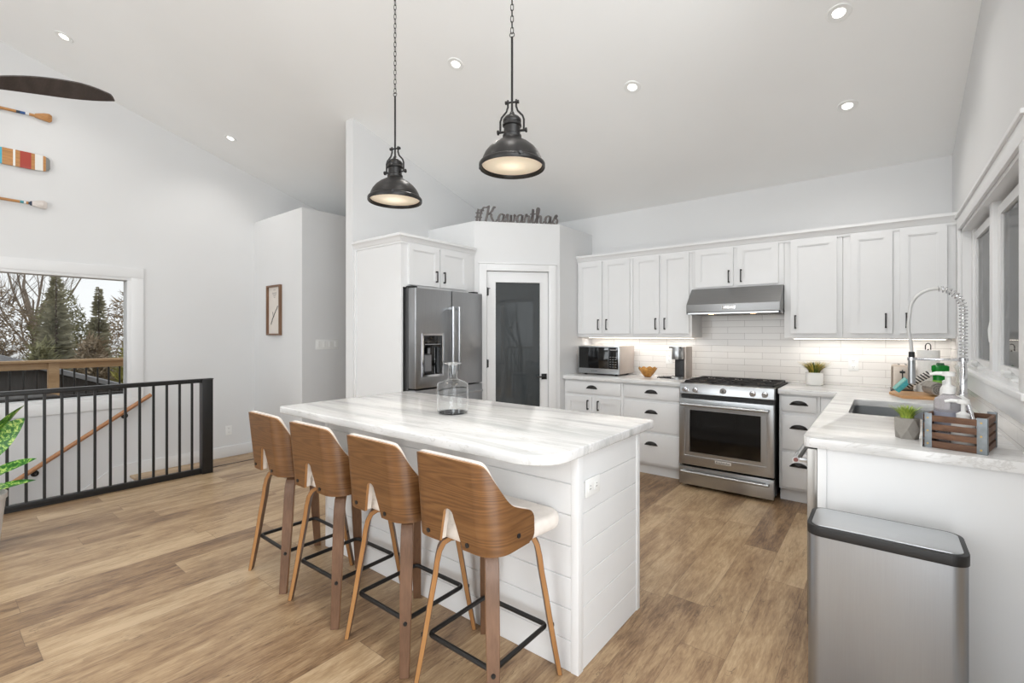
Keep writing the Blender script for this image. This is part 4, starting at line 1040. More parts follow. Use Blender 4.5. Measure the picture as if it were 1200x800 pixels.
# ------------------------------------------------------------------ ceiling fan
M_fan = wood('fan_blade_wood', (40, 33, 30), (56, 47, 43), (74, 64, 60), 2, 'x', .4, 6)
fx, fy, fz_ = -4.10, .13, 2.78
t = thing('ceiling_fan', 'dark three-blade ceiling fan, one blade showing at the left edge', 'fan', (fx, fy, fz_))
def blade(ang):
    m = bmesh.new(); n = 16; top = []; bot = []
    Mz = Matrix.Translation((fx, fy, fz_)) @ Matrix.Rotation(ang, 4, 'Z')
    A = []
    for i in range(n+1):
        u = i/n; r = .10+.66*u
        wl = .030+.045*math.sin(min(1, u*1.6)*PI/2)-.045*max(0, (u-.55)/.45)**2.0; wt = .030+.035*math.sin(min(1, u*1.5)*PI/2)-.045*max(0, (u-.75)/.25)**2.2
        tw = R(-20); z = .02*math.sin(u*PI)*1-.015*u
        A.append([m.verts.new(Mz @ Vector((r, s*w_*math.cos(tw), z+s*w_*math.sin(tw)+zz))) for (s, w_, zz) in ((1, wl, .004), (.35, wl, .011), (-.35, wt, .010), (-1, wt, .004), (-1, wt, -.003), (1, wl, -.003))])
    for P, Q in zip(A, A[1:]):
        for j in range(6): m.faces.new((P[j], P[(j+1) % 6], Q[(j+1) % 6], Q[j]))
    m.faces.new(A[0]); m.faces.new(A[-1][::-1]); bmesh.ops.recalc_face_normals(m, faces=m.faces[:])
    q = MB(); me = bpy.data.meshes.new('tmp'); m.to_mesh(me); q.bm.from_mesh(me); bpy.data.meshes.remove(me); m.free(); return q
for k in range(3): blade(R(50+120*k)).build('blade', M_fan, t, smooth=40)
MB().lathe([(0, -.10), (.05, -.095), (.085, -.07), (.10, -.03), (.10, .03), (.08, .06), (.03, .09), (.018, .10)], (fx, fy, fz_), 36).build('motor', M_bronze, t)
MB().cyl((fx, fy, fz_+.09), (fx, fy, cz(fy)-.05), .014, n=16).lathe([(.02, 0), (.06, .03), (.07, .08)], (fx, fy, cz(fy)-.09), 24).build('downrod', M_bronze, t)

# ------------------------------------------------------------------ framed picture (box sign) on hallway wall
t = thing('picture_frame', 'narrow wood framed print with a dark branch line on the hallway wall', 'picture', (-5.893, 2.70, 1.34))
F = face_matrix('S', (0, 2.714, 0)); a, b, c, d = -6.069, -5.723, 1.343, 1.955
M_frame = wood('frame_wood', (84, 60, 44), (112, 82, 60), (132, 100, 76), 2, 'z', .5, 6)
m = MB(); m.prism([(a, c), (b, c), (b, d), (a, d)], 0, .035, 'y', holes=[[(a+.02, c+.02), (b-.02, c+.02), (b-.02, d-.02), (a+.02, d-.02)]], M=F); m.build('frame', M_frame, t, smooth=0)
m = MB(); m.box(a+.018, b-.018, 0, .008, c+.018, d-.018, M=F); m.build('print', mat('print_paper', (222, 214, 206), .7), t, smooth=0)
m = MB(); pts = [(-5.985, 1.475), (-5.975, 1.50), (-5.960, 1.515), (-5.95, 1.545), (-5.93, 1.562), (-5.915, 1.575), (-5.90, 1.605), (-5.875, 1.625), (-5.86, 1.65), (-5.84, 1.66), (-5.815, 1.70)]
for p, q in zip(pts, pts[1:]): m.tube([F @ Vector((p[0], .0085, p[1])), F @ Vector((q[0], .0085, q[1]))], .005, 6)
m.tube([F @ Vector((-5.93, .0085, 1.565)), F @ Vector((-5.945, .0085, 1.63))], .003, 6)
m.build('line_drawing', M_blackpl, t)
m = MB()
for i, zz in enumerate((1.895, 1.86, 1.845, 1.825, 1.805)):
    w_ = (.05, .09, .085, .06, .03)[i]; m.box(-5.90-w_/2*1.2, -5.90+w_/2*1.2, .008, .009, zz, zz+.006, M=F)
m.build('printed_lines', mat('print_grey', (150, 145, 142), .7), t, smooth=0)

# ------------------------------------------------------------------ script sign on the pantry
def smooth_path(p, n=6):
    out = []
    for i in range(len(p)-1):
        p0 = Vector(p[max(0, i-1)]); p1 = Vector(p[i]); p2 = Vector(p[i+1]); p3 = Vector(p[min(len(p)-1, i+2)])
        for k in range(n):
            u = k/n; out.append(.5*((2*p1)+(-p0+p2)*u+(2*p0-5*p1+4*p2-p3)*u*u+(-p0+3*p1-3*p2+p3)*u**3))
    out.append(Vector(p[-1])); return out
LET = {  # strokes in units of x-height = 1, baseline 0
 '#': (1.05, [[(.28, 0), (.50, 1.45)], [(.62, 0), (.84, 1.45)], [(.10, .48), (.92, .48)], [(.16, .98), (.98, .98)]]),
 'K': (1.75, [[(-.02, 1.30), (-.05, 1.55), (.12, 1.78), (.38, 1.80), (.62, 1.92), (.78, 2.02)], [(.68, 2.0), (.56, 1.2), (.42, .5), (.30, .02)], [(1.48, 1.82), (1.30, 1.90), (1.10, 1.45), (.82, 1.08), (.60, .92)], [(.60, .98), (.92, .98), (1.00, .60), (1.18, .14), (1.45, .02), (1.72, .26)]]),
 'a': (1.0, [[(.72, .82), (.50, .98), (.22, .82), (.10, .42), (.22, .06), (.48, .10), (.68, .45), (.74, .84)], [(.76, .96), (.70, .50), (.74, .10), (.88, .04), (1.04, .26)]]),
 'w': (1.25, [[(.0, .5), (.10, .86), (.22, .94), (.20, .50), (.24, .10), (.42, .02), (.58, .30), (.62, .92)], [(.62, .92), (.60, .40), (.66, .06), (.84, .04), (1.02, .40), (1.04, .84), (.96, .96), (1.10, .80), (1.26, .84)]]),
 'r': (.75, [[(.0, .3), (.14, .74), (.22, 1.06), (.30, .86), (.52, .86), (.50, .50), (.50, .10), (.62, .02), (.78, .26)]]),
 't': (.62, [[(.0, .28), (.20, .8), (.32, 1.75)], [(.34, 1.6), (.26, .8), (.26, .12), (.40, .02), (.62, .26)], [(-.06, 1.12), (.62, 1.18)]]),
 'h': (1.10, [[(.0, .3), (.30, 1.1), (.42, 1.72), (.30, 1.92), (.18, 1.60), (.18, .6), (.18, 0)], [(.18, .45), (.36, .86), (.56, .94), (.64, .70), (.62, .24), (.72, .03), (.88, .06), (1.08, .28)]]),
 's': (.85, [[(.0, .26), (.22, .66), (.44, 1.10), (.52, .98), (.42, .78), (.56, .50), (.54, .16), (.34, .0), (.12, .12)], [(.5, 1.0), (.64, .92)]]),
}
m = MB(); word = '#Kawarthas'; tot = sum(LET[c][0] for c in word); U = .915/tot; xc = .0
for ci, c in enumerate(word):
    adv, strokes = LET[c]
    for sxx in strokes:
        p = smooth_path([(xc+a*U, PZ+.006+b*U*(.98 if c != 'K' else .92)) for a, b in sxx], 6); N = len(p); L_ = []; R_ = []
        for i in range(N):
            d = (p[min(N-1, i+1)]-p[max(0, i-1)]).normalized(); nn = Vector((-d.y, d.x))
            wd = .0058+.0070*max(0, abs(d.y))**1.5
            L_.append(p[i]+nn*wd); R_.append(p[i]-nn*wd)
        vs = []; fs = []
        for y_ in (-.030, -.020):
            for q in L_: vs.append(D @ Vector((q.x, y_, q.y)))
            for q in R_: vs.append(D @ Vector((q.x, y_, q.y)))
        for i in range(N-1):
            fs += [(i, i+1, N+i+1, N+i), (2*N+i, 3*N+i, 3*N+i+1, 2*N+i+1), (i, 2*N+i, 2*N+i+1, i+1), (N+i, N+i+1, 3*N+i+1, 3*N+i)]
        fs += [(0, N, 3*N, 2*N), (N-1, 3*N-1, 4*N-1, 2*N-1)]
        m.faces(vs, fs)
    xc += adv*U
zmin = min(v.co.z for v in m.bm.verts); bmesh.ops.translate(m.bm, vec=(0, 0, PZ-zmin), verts=m.bm.verts)
tag(m.build('word_sign', mat('sign_grey', (98, 92, 90), .5, ns=20, na=.1), smooth=0), 'grey script word sign standing on top of the pantry', 'sign')

# ------------------------------------------------------------------ glass jug on island
t = thing('glass_jug', 'clear glass bottle jug standing on the marble island', 'jug', (-1.905, 1.852, CT1))
o_ = [(0, .0), (.070, .0), (.084, .006), (.088, .016), (.088, .158), (.085, .168), (.070, .178), (.040, .186), (.028, .194), (.026, .205), (.026, .268), (.030, .274), (.047, .277), (.048, .281), (.046, .283)]
i_ = [(.0242, .279), (.0242, .205), (.0262, .193), (.0385, .184), (.0685, .176), (.083, .1665), (.086, .158), (.086, .018), (.082, .009), (0, .006)]
MB().lathe(o_+i_, n=64).build('glass_body', M_glass, t, smooth=60, local=True)

# ------------------------------------------------------------------ microwave
t = thing('microwave', 'steel microwave with a black glass front at the left end of the counter', 'microwave', (-2.42, 4.69, CT1))
x0, x1, y0, y1, z0, z1 = -2.667, -2.175, 4.515, 4.885, CT1+.018, CT1+.315
MB().box(x0, x1, y0+.02, y1, z0, z1, .004).build('casing', mat('microwave_case', (186, 176, 168), .35, metal=.5), t)
F = face_matrix('S', (0, y0+.02, 0))
MB().box(x0, x1, 0, .022, z0, z1, .003, M=F).build('front_frame', M_ssh, t)
MB().box(x0+.012, x1-.125, .022, .025, z0+.055, z1-.012, .002, M=F).build('door_glass', M_bglass, t)
pn = MB().box(x1-.122, x1-.012, .022, .025, z0+.055, z1-.012, .002, M=F).build('control_panel', M_bglass, t)
m = MB()
for r_ in range(5):
    for c_ in range(3): m.box(x1-.108+.03*c_, x1-.090+.03*c_, .025, .0256, z0+.075+.026*r_, z0+.080+.026*r_, M=F)
m.box(x1-.105, x1-.03, .025, .0256, z1-.045, z1-.035, M=F)
m.build('button_marks', mat('grey_marks', (150, 150, 150), .5), pn, smooth=0)
for xx in (x0+.06, x1-.06):
    for yy in (y0+.06, y1-.05): MB().cyl((xx, yy, CT1), (xx, yy, z0+.002), .016, n=14).build('foot', M_blackpl, t)
vs, fs = text_mesh('KitchenAid', .017, .0004, F, x0+.20, z0+.028, .0225); MB().faces(vs, fs).build('lettering', M_blackpl, t, smooth=0)
# bowl
t = thing('leaf_bowl', 'small golden glass bowl with a petal rim beside the microwave', 'bowl', (-1.925, 4.66, CT1))
m = bmesh.new(); n = 72; rr = [(0, .006), (.03, .006), (.036, .012), (.055, .035), (.075, .062), (.092, .092)]; rings = []
for side in (0, 1):
    for i, (r, z) in enumerate(rr if side == 0 else rr[::-1]):
        ring = []
        for k in range(n):
            a = 2*PI*k/n; f = i/(len(rr)-1) if side == 0 else 1-i/(len(rr)-1)
            pet = abs(math.sin(a*4.5)); rad = (r-(.004 if side else 0)*(1 if r > .01 else 0))*(1+.05*f*pet); zz = (z+(0.004 if side else -.006+.0))+.014*f*f*(pet-.5)
            ring.append(m.verts.new((max(rad, .0008)*math.cos(a), max(rad, .0008)*math.sin(a), max(0, zz))))
        rings.append(ring)
for A, B in zip(rings, rings[1:]):
    for k in range(n): m.faces.new((A[k], A[(k+1) % n], B[(k+1) % n], B[k]))
q = MB(); me = bpy.data.meshes.new('tmp'); bmesh.ops.recalc_face_normals(m, faces=m.faces[:]); m.to_mesh(me); q.bm.from_mesh(me); bpy.data.meshes.remove(me); m.free()
q.build('bowl_body', mat('amber_bowl', (190, 138, 72), .25, ns=40, na=.35, metal=.35), t, smooth=60, local=True)
# black cable on the counter
m = MB(); p = smooth_path([(-1.80, 4.60), (-1.75, 4.66), (-1.70, 4.63), (-1.665, 4.60), (-1.66, 4.67), (-1.70, 4.69), (-1.78, 4.63), (-1.72, 4.58), (-1.66, 4.64)], 6)
m.tube([(a.x, a.y, CT1+.005+.006*abs(math.sin(i*.35))) for i, a in enumerate(p)], .0058, 8); m.box(-1.672, -1.645, 4.65, 4.68, CT1, CT1+.025, .003)
tag(m.build('power_cable', M_blackpl), 'loose black power cable lying between the bowl and coffee maker', 'cable')
# coffee maker
t = thing('coffee_maker', 'slim steel single-cup coffee maker with a black drip recess', 'coffee maker', (-1.585, 4.70, CT1))
x0, x1 = -1.648, -1.532
MB().box(x0+.018, x1, 4.66, 4.85, CT1, CT1+.318, .006).build('rear_column', mat('coffee_case', (178, 168, 160), .35, metal=.6), t)
MB().box(x0+.012, x1-.018, 4.64, 4.662, CT1+.02, CT1+.20, .003).build('recess_panel', M_blackpl, t)
MB().lathe([(0, .195), (.053, .195), (.055, .20), (.055, .295), (.052, .30), (.052, .318), (0, .322)], (-1.598, 4.605, CT1), 32).build('brew_head', M_ssh, t)
MB().lathe([(0, 0), (.055, 0), (.056, .004), (.056, .018), (.052, .022), (0, .022)], (-1.598, 4.60, CT1), 32).build('drip_tray', M_ssh, t)
MB().box(x0-.022, x1-.02, 4.565, 4.585, CT1+.305, CT1+.318, .004).build('lid_lever', M_blackpl, t)

# ------------------------------------------------------------------ potted plants
def tuft(name, label, cat, loc, r, n, h, cols, spread, wd=.0022, pot=None, rot=0):
    t = thing(name, label, cat, loc, None, 0)
    pot(t)
    q = MB(); rnd = random.Random(int(abs(loc[0]*1000)))
    for i in range(n):
        a = rnd.uniform(0, 2*PI); rr_ = r*math.sqrt(rnd.random()); lean = spread*(.25+rr_/r)*rnd.uniform(.6, 1.2); hh = h*rnd.uniform(.65, 1.05)
        bx_ = Vector((rr_*math.cos(a)*.6, rr_*math.sin(a)*.6, 0)); d = Vector((math.cos(a), math.sin(a), 0)); sd = Vector((-d.y, d.x, 0))
        pts = [bx_+d*lean*hh*u*u+Vector((0, 0, pot.h+hh*u*(1-.15*u))) for u in (0, .35, .7, 1)]
        vs = []; fs = []
        for k, p in enumerate(pts): w_ = wd*(1-.9*k/3)+.0002; vs += [p+sd*w_, p-sd*w_]
        for k in range(3): fs.append((2*k, 2*k+1, 2*k+3, 2*k+2))
        q.faces(vs, fs, mi=rnd.randrange(len(cols)))
    lf = q.build('leaves', cols, t, smooth=0, local=True); lf['kind'] = 'stuff'
    return t
def pot_white(t):
    MB().lathe([(0, 0), (.046, 0), (.050, .004), (.052, .082), (.050, .084), (.047, .080), (.046, .074), (0, .074)], n=36).build('pot', M_ceramic, t, local=True)
pot_white.h = .070
G1 = mat('grass_green', (96, 112, 44), .6); G2 = mat('grass_yellow', (196, 168, 66), .6); G3 = mat('grass_dark', (62, 74, 34), .6)
GR = tuft('potted_grass', 'small white pot of yellow green grass on the back counter', 'plant', (-.478, 4.82, CT1), .048, 420, .098, [G1, G2, G3, G2], .75, pot=pot_white); GR.scale = (1.3,)*3
M_conc = mat('concrete', (150, 145, 138), .85, ns=25, na=.12, bump=.2)
def pot_conc(t):
    m = bmesh.new(); n = 6; lv = [(.034, 0, 0), (.042, .038, 30), (.037, .075, 0)]; rg = []
    for r_, z_, o_ in lv: rg.append([m.verts.new((r_*math.cos(R(60*k+o_)), r_*math.sin(R(60*k+o_)), z_)) for k in range(n)])
    for k in range(n):
        A, B, C_ = rg; m.faces.new((A[k], A[(k+1) % n], B[k])); m.faces.new((A[(k+1) % n], B[(k+1) % n], B[k]))
        m.faces.new((B[k], B[(k+1) % n], C_[(k+1) % n])); m.faces.new((B[k], C_[(k+1) % n], C_[k]))
    m.faces.new(rg[0][::-1]); m.faces.new(rg[2]); bmesh.ops.recalc_face_normals(m, faces=m.faces[:])
    q = MB(); me = bpy.data.meshes.new('tmp'); m.to_mesh(me); q.bm.from_mesh(me); bpy.data.meshes.remove(me); m.free(); q.build('pot', M_conc, t, smooth=0, local=True)
pot_conc.h = .070
G4 = mat('lime_leaf', (168, 186, 78), .55); G5 = mat('fresh_leaf', (126, 158, 62), .55)
SUC = tuft('potted_succulent', 'small faceted concrete pot with a lime green sprig beside the crate', 'plant', (.078, 2.60, CT1), .030, 170, .055, [G4, G5, G4], .6, wd=.003, pot=pot_conc); SUC.scale = (1.15,)*3

# ------------------------------------------------------------------ wooden crate and its contents
ca = R(-14); CC = Vector((.236, 2.530, CT1))
t = thing('wooden_crate', 'dark slatted wooden crate with galvanised metal corners on the counter end', 'crate', CC)
Lx, Ly, Hh = .085, .108, .134
Mr = Matrix.Translation(CC) @ Matrix.Rotation(ca, 4, 'Z')
for k in range(4):
    z = .004+k*.033
    for s in (-1, 1):
        MB().box(-Lx, Lx, s*Ly-.005, s*Ly+.005, z, z+.023, .001, M=Mr).build('slat', M_cratewood, t)
        MB().box(s*Lx-.005, s*Lx+.005, -Ly, Ly, z, z+.023, .001, M=Mr).build('slat', M_cratewood, t)
MB().box(-Lx, Lx, -Ly, Ly, 0, .006, M=Mr).build('base_board', M_cratewood, t)
for sx_ in (-1, 1):
    for sy_ in (-1, 1):
        m = MB(); m.box(sx_*Lx-(.022 if sx_ > 0 else -.0), sx_*Lx+(.0065 if sx_ > 0 else .022)-(0 if sx_ > 0 else 0), sy_*Ly-.0065 if sy_ < 0 else sy_*Ly+.005, sy_*Ly-.005 if sy_ < 0 else sy_*Ly+.0065, 0, Hh, .0005, M=Mr)
        m.box(sx_*(Lx+.005), sx_*(Lx+.0065), sy_*Ly-(.0065 if sy_ < 0 else .02), sy_*Ly+(.02 if sy_ < 0 else .0065), 0, Hh, .0005, M=Mr)
        for zz in (.016, .066, .116): m.cyl(Mr @ Vector((sx_*(Lx-.010), sy_*(Ly+.006), zz)), Mr @ Vector((sx_*(Lx-.010), sy_*(Ly+.009), zz)), .0035, n=8, mi=1)
        m.build('corner_plate', [M_galv, mat('brass_nail', (180, 150, 90), .4, metal=.8)], t)
M_clearpl = glass('clear_plastic', (.95, .94, .95, 1), .03, 1.25)
def pump(q, c, z, s=1.0, ang=0):
    q.lathe([(0, z), (.017*s, z), (.018*s, z+.022*s), (.012*s, z+.026*s), (.006*s, z+.03*s), (.006*s, z+.055*s), (.016*s, z+.057*s), (.016*s, z+.07*s), (0, z+.072*s)], c, 24)
    d = Vector((math.cos(ang), math.sin(ang), 0)); p = Vector(c)+Vector((0, 0, z+.064*s)); q.tube([p, p+d*.03*s, p+d*.046*s-Vector((0, 0, .004*s))], [.007*s, .006*s, .0045*s], 10)
t = thing('soap_bottle', 'tall clear bottle with a large white pump standing in the crate', 'bottle', (.206, 2.565, CT1+.006))
MB().lathe([(0, 0), (.042, 0), (.046, .006), (.046, .165), (.041, .178), (.022, .190), (.018, .194), (.018, .198), (0, .198)], n=32).build('bottle_body', mat('pale_plastic', (225, 222, 226), .15, trans=.75, ior=1.2), t, local=True)
q = MB(); pump(q, (0, 0, 0), .196, 1.25, PI*.95); q.build('pump', M_white, t, local=True)
q = MB(); q.lathe([(.0463, .055), (.0463, .125)], n=32); q.build('label_band', mat('blue_label', (186, 188, 204), .4, trans=.4), t, local=True)
t = thing('soap_bottle', 'short bottle with a low white pump at the front of the crate', 'bottle', (.241, 2.484, CT1+.006))
MB().lathe([(0, 0), (.032, 0), (.035, .005), (.035, .085), (.03, .096), (.016, .104), (0, .104)], n=32).build('bottle_body', mat('milky_plastic', (235, 232, 228), .25), t, local=True)
q = MB(); pump(q, (0, 0, 0), .103, 1.15, PI*.95); q.build('pump', M_white, t, local=True)
q = MB(); q.box(-.012, .012, -.0365, -.0345, .128, .142, .001); 
bmesh.ops.translate(q.bm, vec=(-.012, .012, 0), verts=q.bm.verts); q.bm.free()
t = thing('dish_brush', 'slim chrome brush handle with a white tip leaning in the crate', 'brush', (.292, 2.585, CT1+.006))
q = MB(); q.tube([(.0, -.03, .0), (-.01, -.01, .08), (-.025, .02, .15)], .0085, 12); q.build('handle', M_chrome, t, local=True)
q = MB(); q.tube([(-.025, .02, .148), (-.030, .028, .165), (-.045, .034, .176), (-.06, .036, .178)], [.010, .012, .011, .007], 12); q.build('tip', M_white, t, local=True)

# ------------------------------------------------------------------ tap
t = thing('kitchen_tap', 'tall chrome pull-down spring tap arching over the sink', 'tap', (.342, 3.52, CT1))
bx_, by_ = .342, 3.52
MB().lathe([(.030, 0), (.030, .008), (.022, .014), (.020, .07), (.0185, .12)], (bx_, by_, CT1), 28).lathe([(.0165, .12), (.0165, .26), (.013, .265), (.013, .30)], (bx_, by_, CT1), 28).build('body', M_chrome, t)
arc = [(bx_, by_, z) for z in (1.20, 1.27, 1.34, 1.41)]
N = 16; r_ = .112; cxx = bx_-r_
for k in range(N+1):
    a = PI*k/N; arc.append((cxx+r_*math.cos(a), by_, 1.485+r_*1.12*math.sin(a)))
arc = [(p[0], p[1], p[2]) for p in arc]
arc += [(cxx-r_-.004, by_, 1.44), (cxx-r_-.006, by_, 1.38), (cxx-r_+.004, by_, 1.31), (cxx-r_+.008, by_, 1.25)]
arc = smooth_path(arc, 3)
MB().tube(arc, .0085, 14).build('hose', mat('hose_grey', (215, 214, 212), .3), t)
# spring coil on the riser and first half of arc
L = [0]
for a, b in zip(arc, arc[1:]): L.append(L[-1]+(b-a).length)
tot = L[-1]; cover = .52*tot; turns = 26; pts = []; M_ = turns*12
def at(s):
    for i in range(len(L)-1):
        if L[i+1] >= s: f = (s-L[i])/(L[i+1]-L[i]); return arc[i].lerp(arc[i+1], f), (arc[i+1]-arc[i]).normalized()
    return arc[-1], (arc[-1]-arc[-2]).normalized()
for i in range(M_):
    s = cover*i/M_; p, d = at(s); v = Vector((0, 1, 0)); u = v.cross(d).normalized(); a = 2*PI*i/12
    pts.append(p+(u*math.cos(a)+v*math.sin(a))*.0165)
MB().tube(pts, .0022, 6).build('spring', M_chrome, t)
hx = arc[-1].x
MB().cyl((hx, by_, 1.255), (hx, by_, 1.215), .014, n=20).build('collar', M_blackpl, t)
MB().lathe([(.010, .28), (.0165, .275), (.0175, .19), (.0175, .13), (.013, .125), (0, .125)], (hx, by_, CT1+.03), 24).build('spray_head', M_ssh, t)
MB().tube([(bx_-.012, by_, 1.215), (hx+.014, by_, 1.215)], .0065, 10).cyl((hx, by_, 1.206), (hx, by_, 1.224), .021, n=24).cyl((bx_, by_, 1.206), (bx_, by_, 1.224), .020, n=24).build('docking_arm', M_chrome, t)
MB().tube([(bx_, by_-.016, 1.00), (bx_-.005, by_-.045, 1.005), (bx_-.015, by_-.085, 1.03)], [.008, .007, .006], 10).build('lever', M_chrome, t)

# ------------------------------------------------------------------ things in the corner
t = thing('toaster', 'small steel toaster in the counter corner behind the tap', 'toaster', (.112, 4.74, CT1))
MB().box(.045, .178, 4.62, 4.86, CT1+.012, CT1+.205, .022, 4).build('casing', brushed('toaster_steel', (176, 164, 152), .35), t)
MB().box(.041, .182, 4.615, 4.865, CT1, CT1+.016, .004).build('base', M_blackpl, t)
for xx in (.085, .128): MB().box(xx, xx+.014, 4.66, 4.82, CT1+.204, CT1+.2065).build('slot', M_blackpl, t, smooth=0)
MB().box(.108, .116, 4.617, 4.622, CT1+.05, CT1+.17).build('lever_track', M_blackpl, t, smooth=0); MB().box(.095, .128, 4.598, 4.618, CT1+.145, CT1+.162, .004).build('lever', M_blackpl, t)
MB().cyl((.075, 4.62, CT1+.05), (.075, 4.605, CT1+.05), .010, n=16).build('dial', M_chrome, t)
# bamboo board
m = MB(); zb = CT1; m.prism(rounded([(.03, 4.43), (.10, 4.17), (.33, 4.20), (.36, 4.40), (.30, 4.55), (.06, 4.55)], [.02]*6, 4), zb, zb+.018, 'z', bev=.003)
tag(m.build('cutting_board', M_bamboo), 'light bamboo board lying on the counter behind the sink', 'board')
# sponge
Ms = Matrix.Translation((.105, 4.30, CT1+.078)) @ Matrix.Rotation(R(40), 4, 'Y') @ Matrix.Rotation(R(10), 4, 'Z')
t = thing('sponge', 'turquoise sponge leaning on the bamboo board by the toaster', 'sponge', (.105, 4.30, CT1+.02))
MB().box(-.018, .012, -.035, .035, -.052, .052, .006, M=Ms).build('foam', mat('teal_foam', (80, 178, 186), .9, ns=60, na=.15, bump=.5), t)
MB().box(-.026, -.0185, -.035, .035, -.052, .052, .003, M=Ms).build('scouring_pad', mat('pale_teal_pad', (150, 210, 202), .95, ns=80, na=.15, bump=.5), t)
def towel(label, c, d, r, Lh, m):
    c = Vector(c); d = Vector(d).normalized(); u = Vector((0, 0, 1)) if abs(d.z) < .7 else Vector((0, 1, 0)); u = (u-d*u.dot(d)).normalized(); v = d.cross(u)
    q = MB(); pts = []; turns = 3.2; n = 70
    for i in range(n+1):
        a = turns*2*PI*i/n; rr_ = r*(.18+.82*i/n); pts.append((rr_*math.cos(a), rr_*math.sin(a)))
    vs = []; fs = []; th = r*.11
    for s in (-1, 1):
        for (a, b) in pts: vs.append(c+d*s*Lh+u*a+v*b)
        for (a, b) in pts: k = 1-th/max(.001, math.hypot(a, b))*1.4; vs.append(c+d*s*Lh+u*a*k+v*b*k)
    N_ = n+1
    for i in range(n):
        fs += [(i, i+1, 2*N_+i+1, 2*N_+i), (N_+i, 3*N_+i, 3*N_+i+1, N_+i+1), (i, N_+i, N_+i+1, i+1), (2*N_+i, 2*N_+i+1, 3*N_+i+1, 3*N_+i)]
    fs += [(n, N_+n, 3*N_+n, 2*N_+n), (0, 2*N_, 3*N_, N_)]
    q.faces(vs, fs); return tag(q.build('rolled_towel', m, smooth=50), label, 'towel')
M_greyt = mat('grey_cloth', (172, 165, 157), .95, ns=60, na=.15, bump=.5)
def striped_cloth():
    m, nt, b = newmat('striped_cloth'); T = NT(nt); tc = T.n('ShaderNodeTexCoord'); mp = T.n('ShaderNodeMapping'); mp.inputs['Rotation'].default_value = (0, R(50), 0); T.link(tc.outputs['Object'], mp.inputs[0])
    wv = T.n('ShaderNodeTexWave'); wv.inputs['Scale'].default_value = 17; T.link(mp.outputs[0], wv.inputs['Vector']); T.link(T.ramp(wv.outputs['Fac'], [(.45, lin((62, 60, 60))), (.55, lin((226, 222, 216)))]), b.inputs['Base Color']); b.inputs['Roughness'].default_value = .95; return m
towel('grey cloth rolled up on the bamboo board', (.268, 4.29, CT1+.018+.051), (.35, -1, 0), .050, .07, M_greyt)
towel('black and white striped cloth roll leaning on the grey roll', (.188, 4.37, CT1+.115), (.8, -.1, .62), .026, .08, striped_cloth())
# paper towel
t = thing('paper_towel_holder', 'white paper towel roll on a holder with a loop top', 'paper towel', (.262, 4.68, CT1))
MB().lathe([(.02, .01), (.066, .01), (.067, .015), (.067, .318), (.065, .322), (.02, .322)], (.262, 4.68, CT1), 40).build('roll', mat('paper', (238, 236, 233), .95, ns=50, na=.03, bump=.2), t)
q = MB(); q.lathe([(0, 0), (.075, 0), (.075, .008), (0, .010)], (.262, 4.68, CT1), 36); q.cyl((.262, 4.68, CT1), (.262, 4.68, CT1+.33), .005, n=12)
q.tube([(.247, 4.68, CT1+.325), (.247, 4.68, CT1+.355), (.252, 4.68, CT1+.368), (.262, 4.68, CT1+.373), (.272, 4.68, CT1+.368), (.277, 4.68, CT1+.355), (.277, 4.68, CT1+.325)], .0035, 8); q.build('stand', M_bronze, t)
# green dish soap and white pump bottle
t = thing('dish_soap', 'green dish soap bottle standing behind the white pump bottle', 'bottle', (.312, 4.42, CT1+.018))
q = MB(); q.lathe([(0, 0), (.030, 0), (.034, .006), (.034, .07), (.028, .10), (.030, .14), (.034, .175), (.034, .20), (.026, .207), (0, .207)], (0, 0, 0), 32, M=Matrix.Diagonal((1.4, .7, 1, 1)))
q.build('bottle_body', mat('green_soap', (40, 150, 60), .15, trans=.3, ior=1.3), t, local=True)
MB().cyl((0, 0, .205), (0, 0, .222), .024, .020, 16).build('cap', mat('dark_green_cap', (30, 90, 50), .3), t, local=True)
q = MB(); q.lathe([(.0345, .045), (.0345, .068), (.0285, .10)], (0, 0, 0), 32, M=Matrix.Diagonal((1.41, .72, 1, 1))); q.build('label_wrap', mat('lime_label', (130, 190, 70), .4), t, local=True)
t = thing('soap_bottle', 'small white pump bottle standing beside the green dish soap', 'bottle', (.318, 4.09, CT1))
MB().lathe([(0, 0), (.028, 0), (.032, .01), (.034, .05), (.032, .09), (.020, .11), (.016, .115), (0, .115)], n=28).build('bottle_body', M_white, t, local=True)
q = MB(); pump(q, (0, 0, 0), .113, 1.2, PI); q.build('pump', M_white, t, local=True)

# ------------------------------------------------------------------ bin
t = thing('waste_bin', 'tall brushed steel waste bin with a black lid rim in front of the end panel', 'bin', (-.006, 2.135, 0))
pl = lambda g: rounded([(-.224-g, 2.022-g), (.214+g, 2.022-g), (.214+g, 2.256+g), (-.224-g, 2.256+g)], [.045+g]*4, 8)
MB().prism(pl(0), .01, .622, 'z').build('body', M_can, t, smooth=30)
MB().prism(pl(.002), 0, .012, 'z').build('base_ring', M_blackpl, t)
m = MB(); m.prism(pl(.003), .620, .655, 'z', bev=.002); m.build('rim', M_blackpl, t)
m = MB(); m.prism(pl(-.012), .652, .658, 'z', bev=.001); m.build('lid', brushed('lid_steel', (196, 198, 200), .3, (1, 60, 60), .03), t)

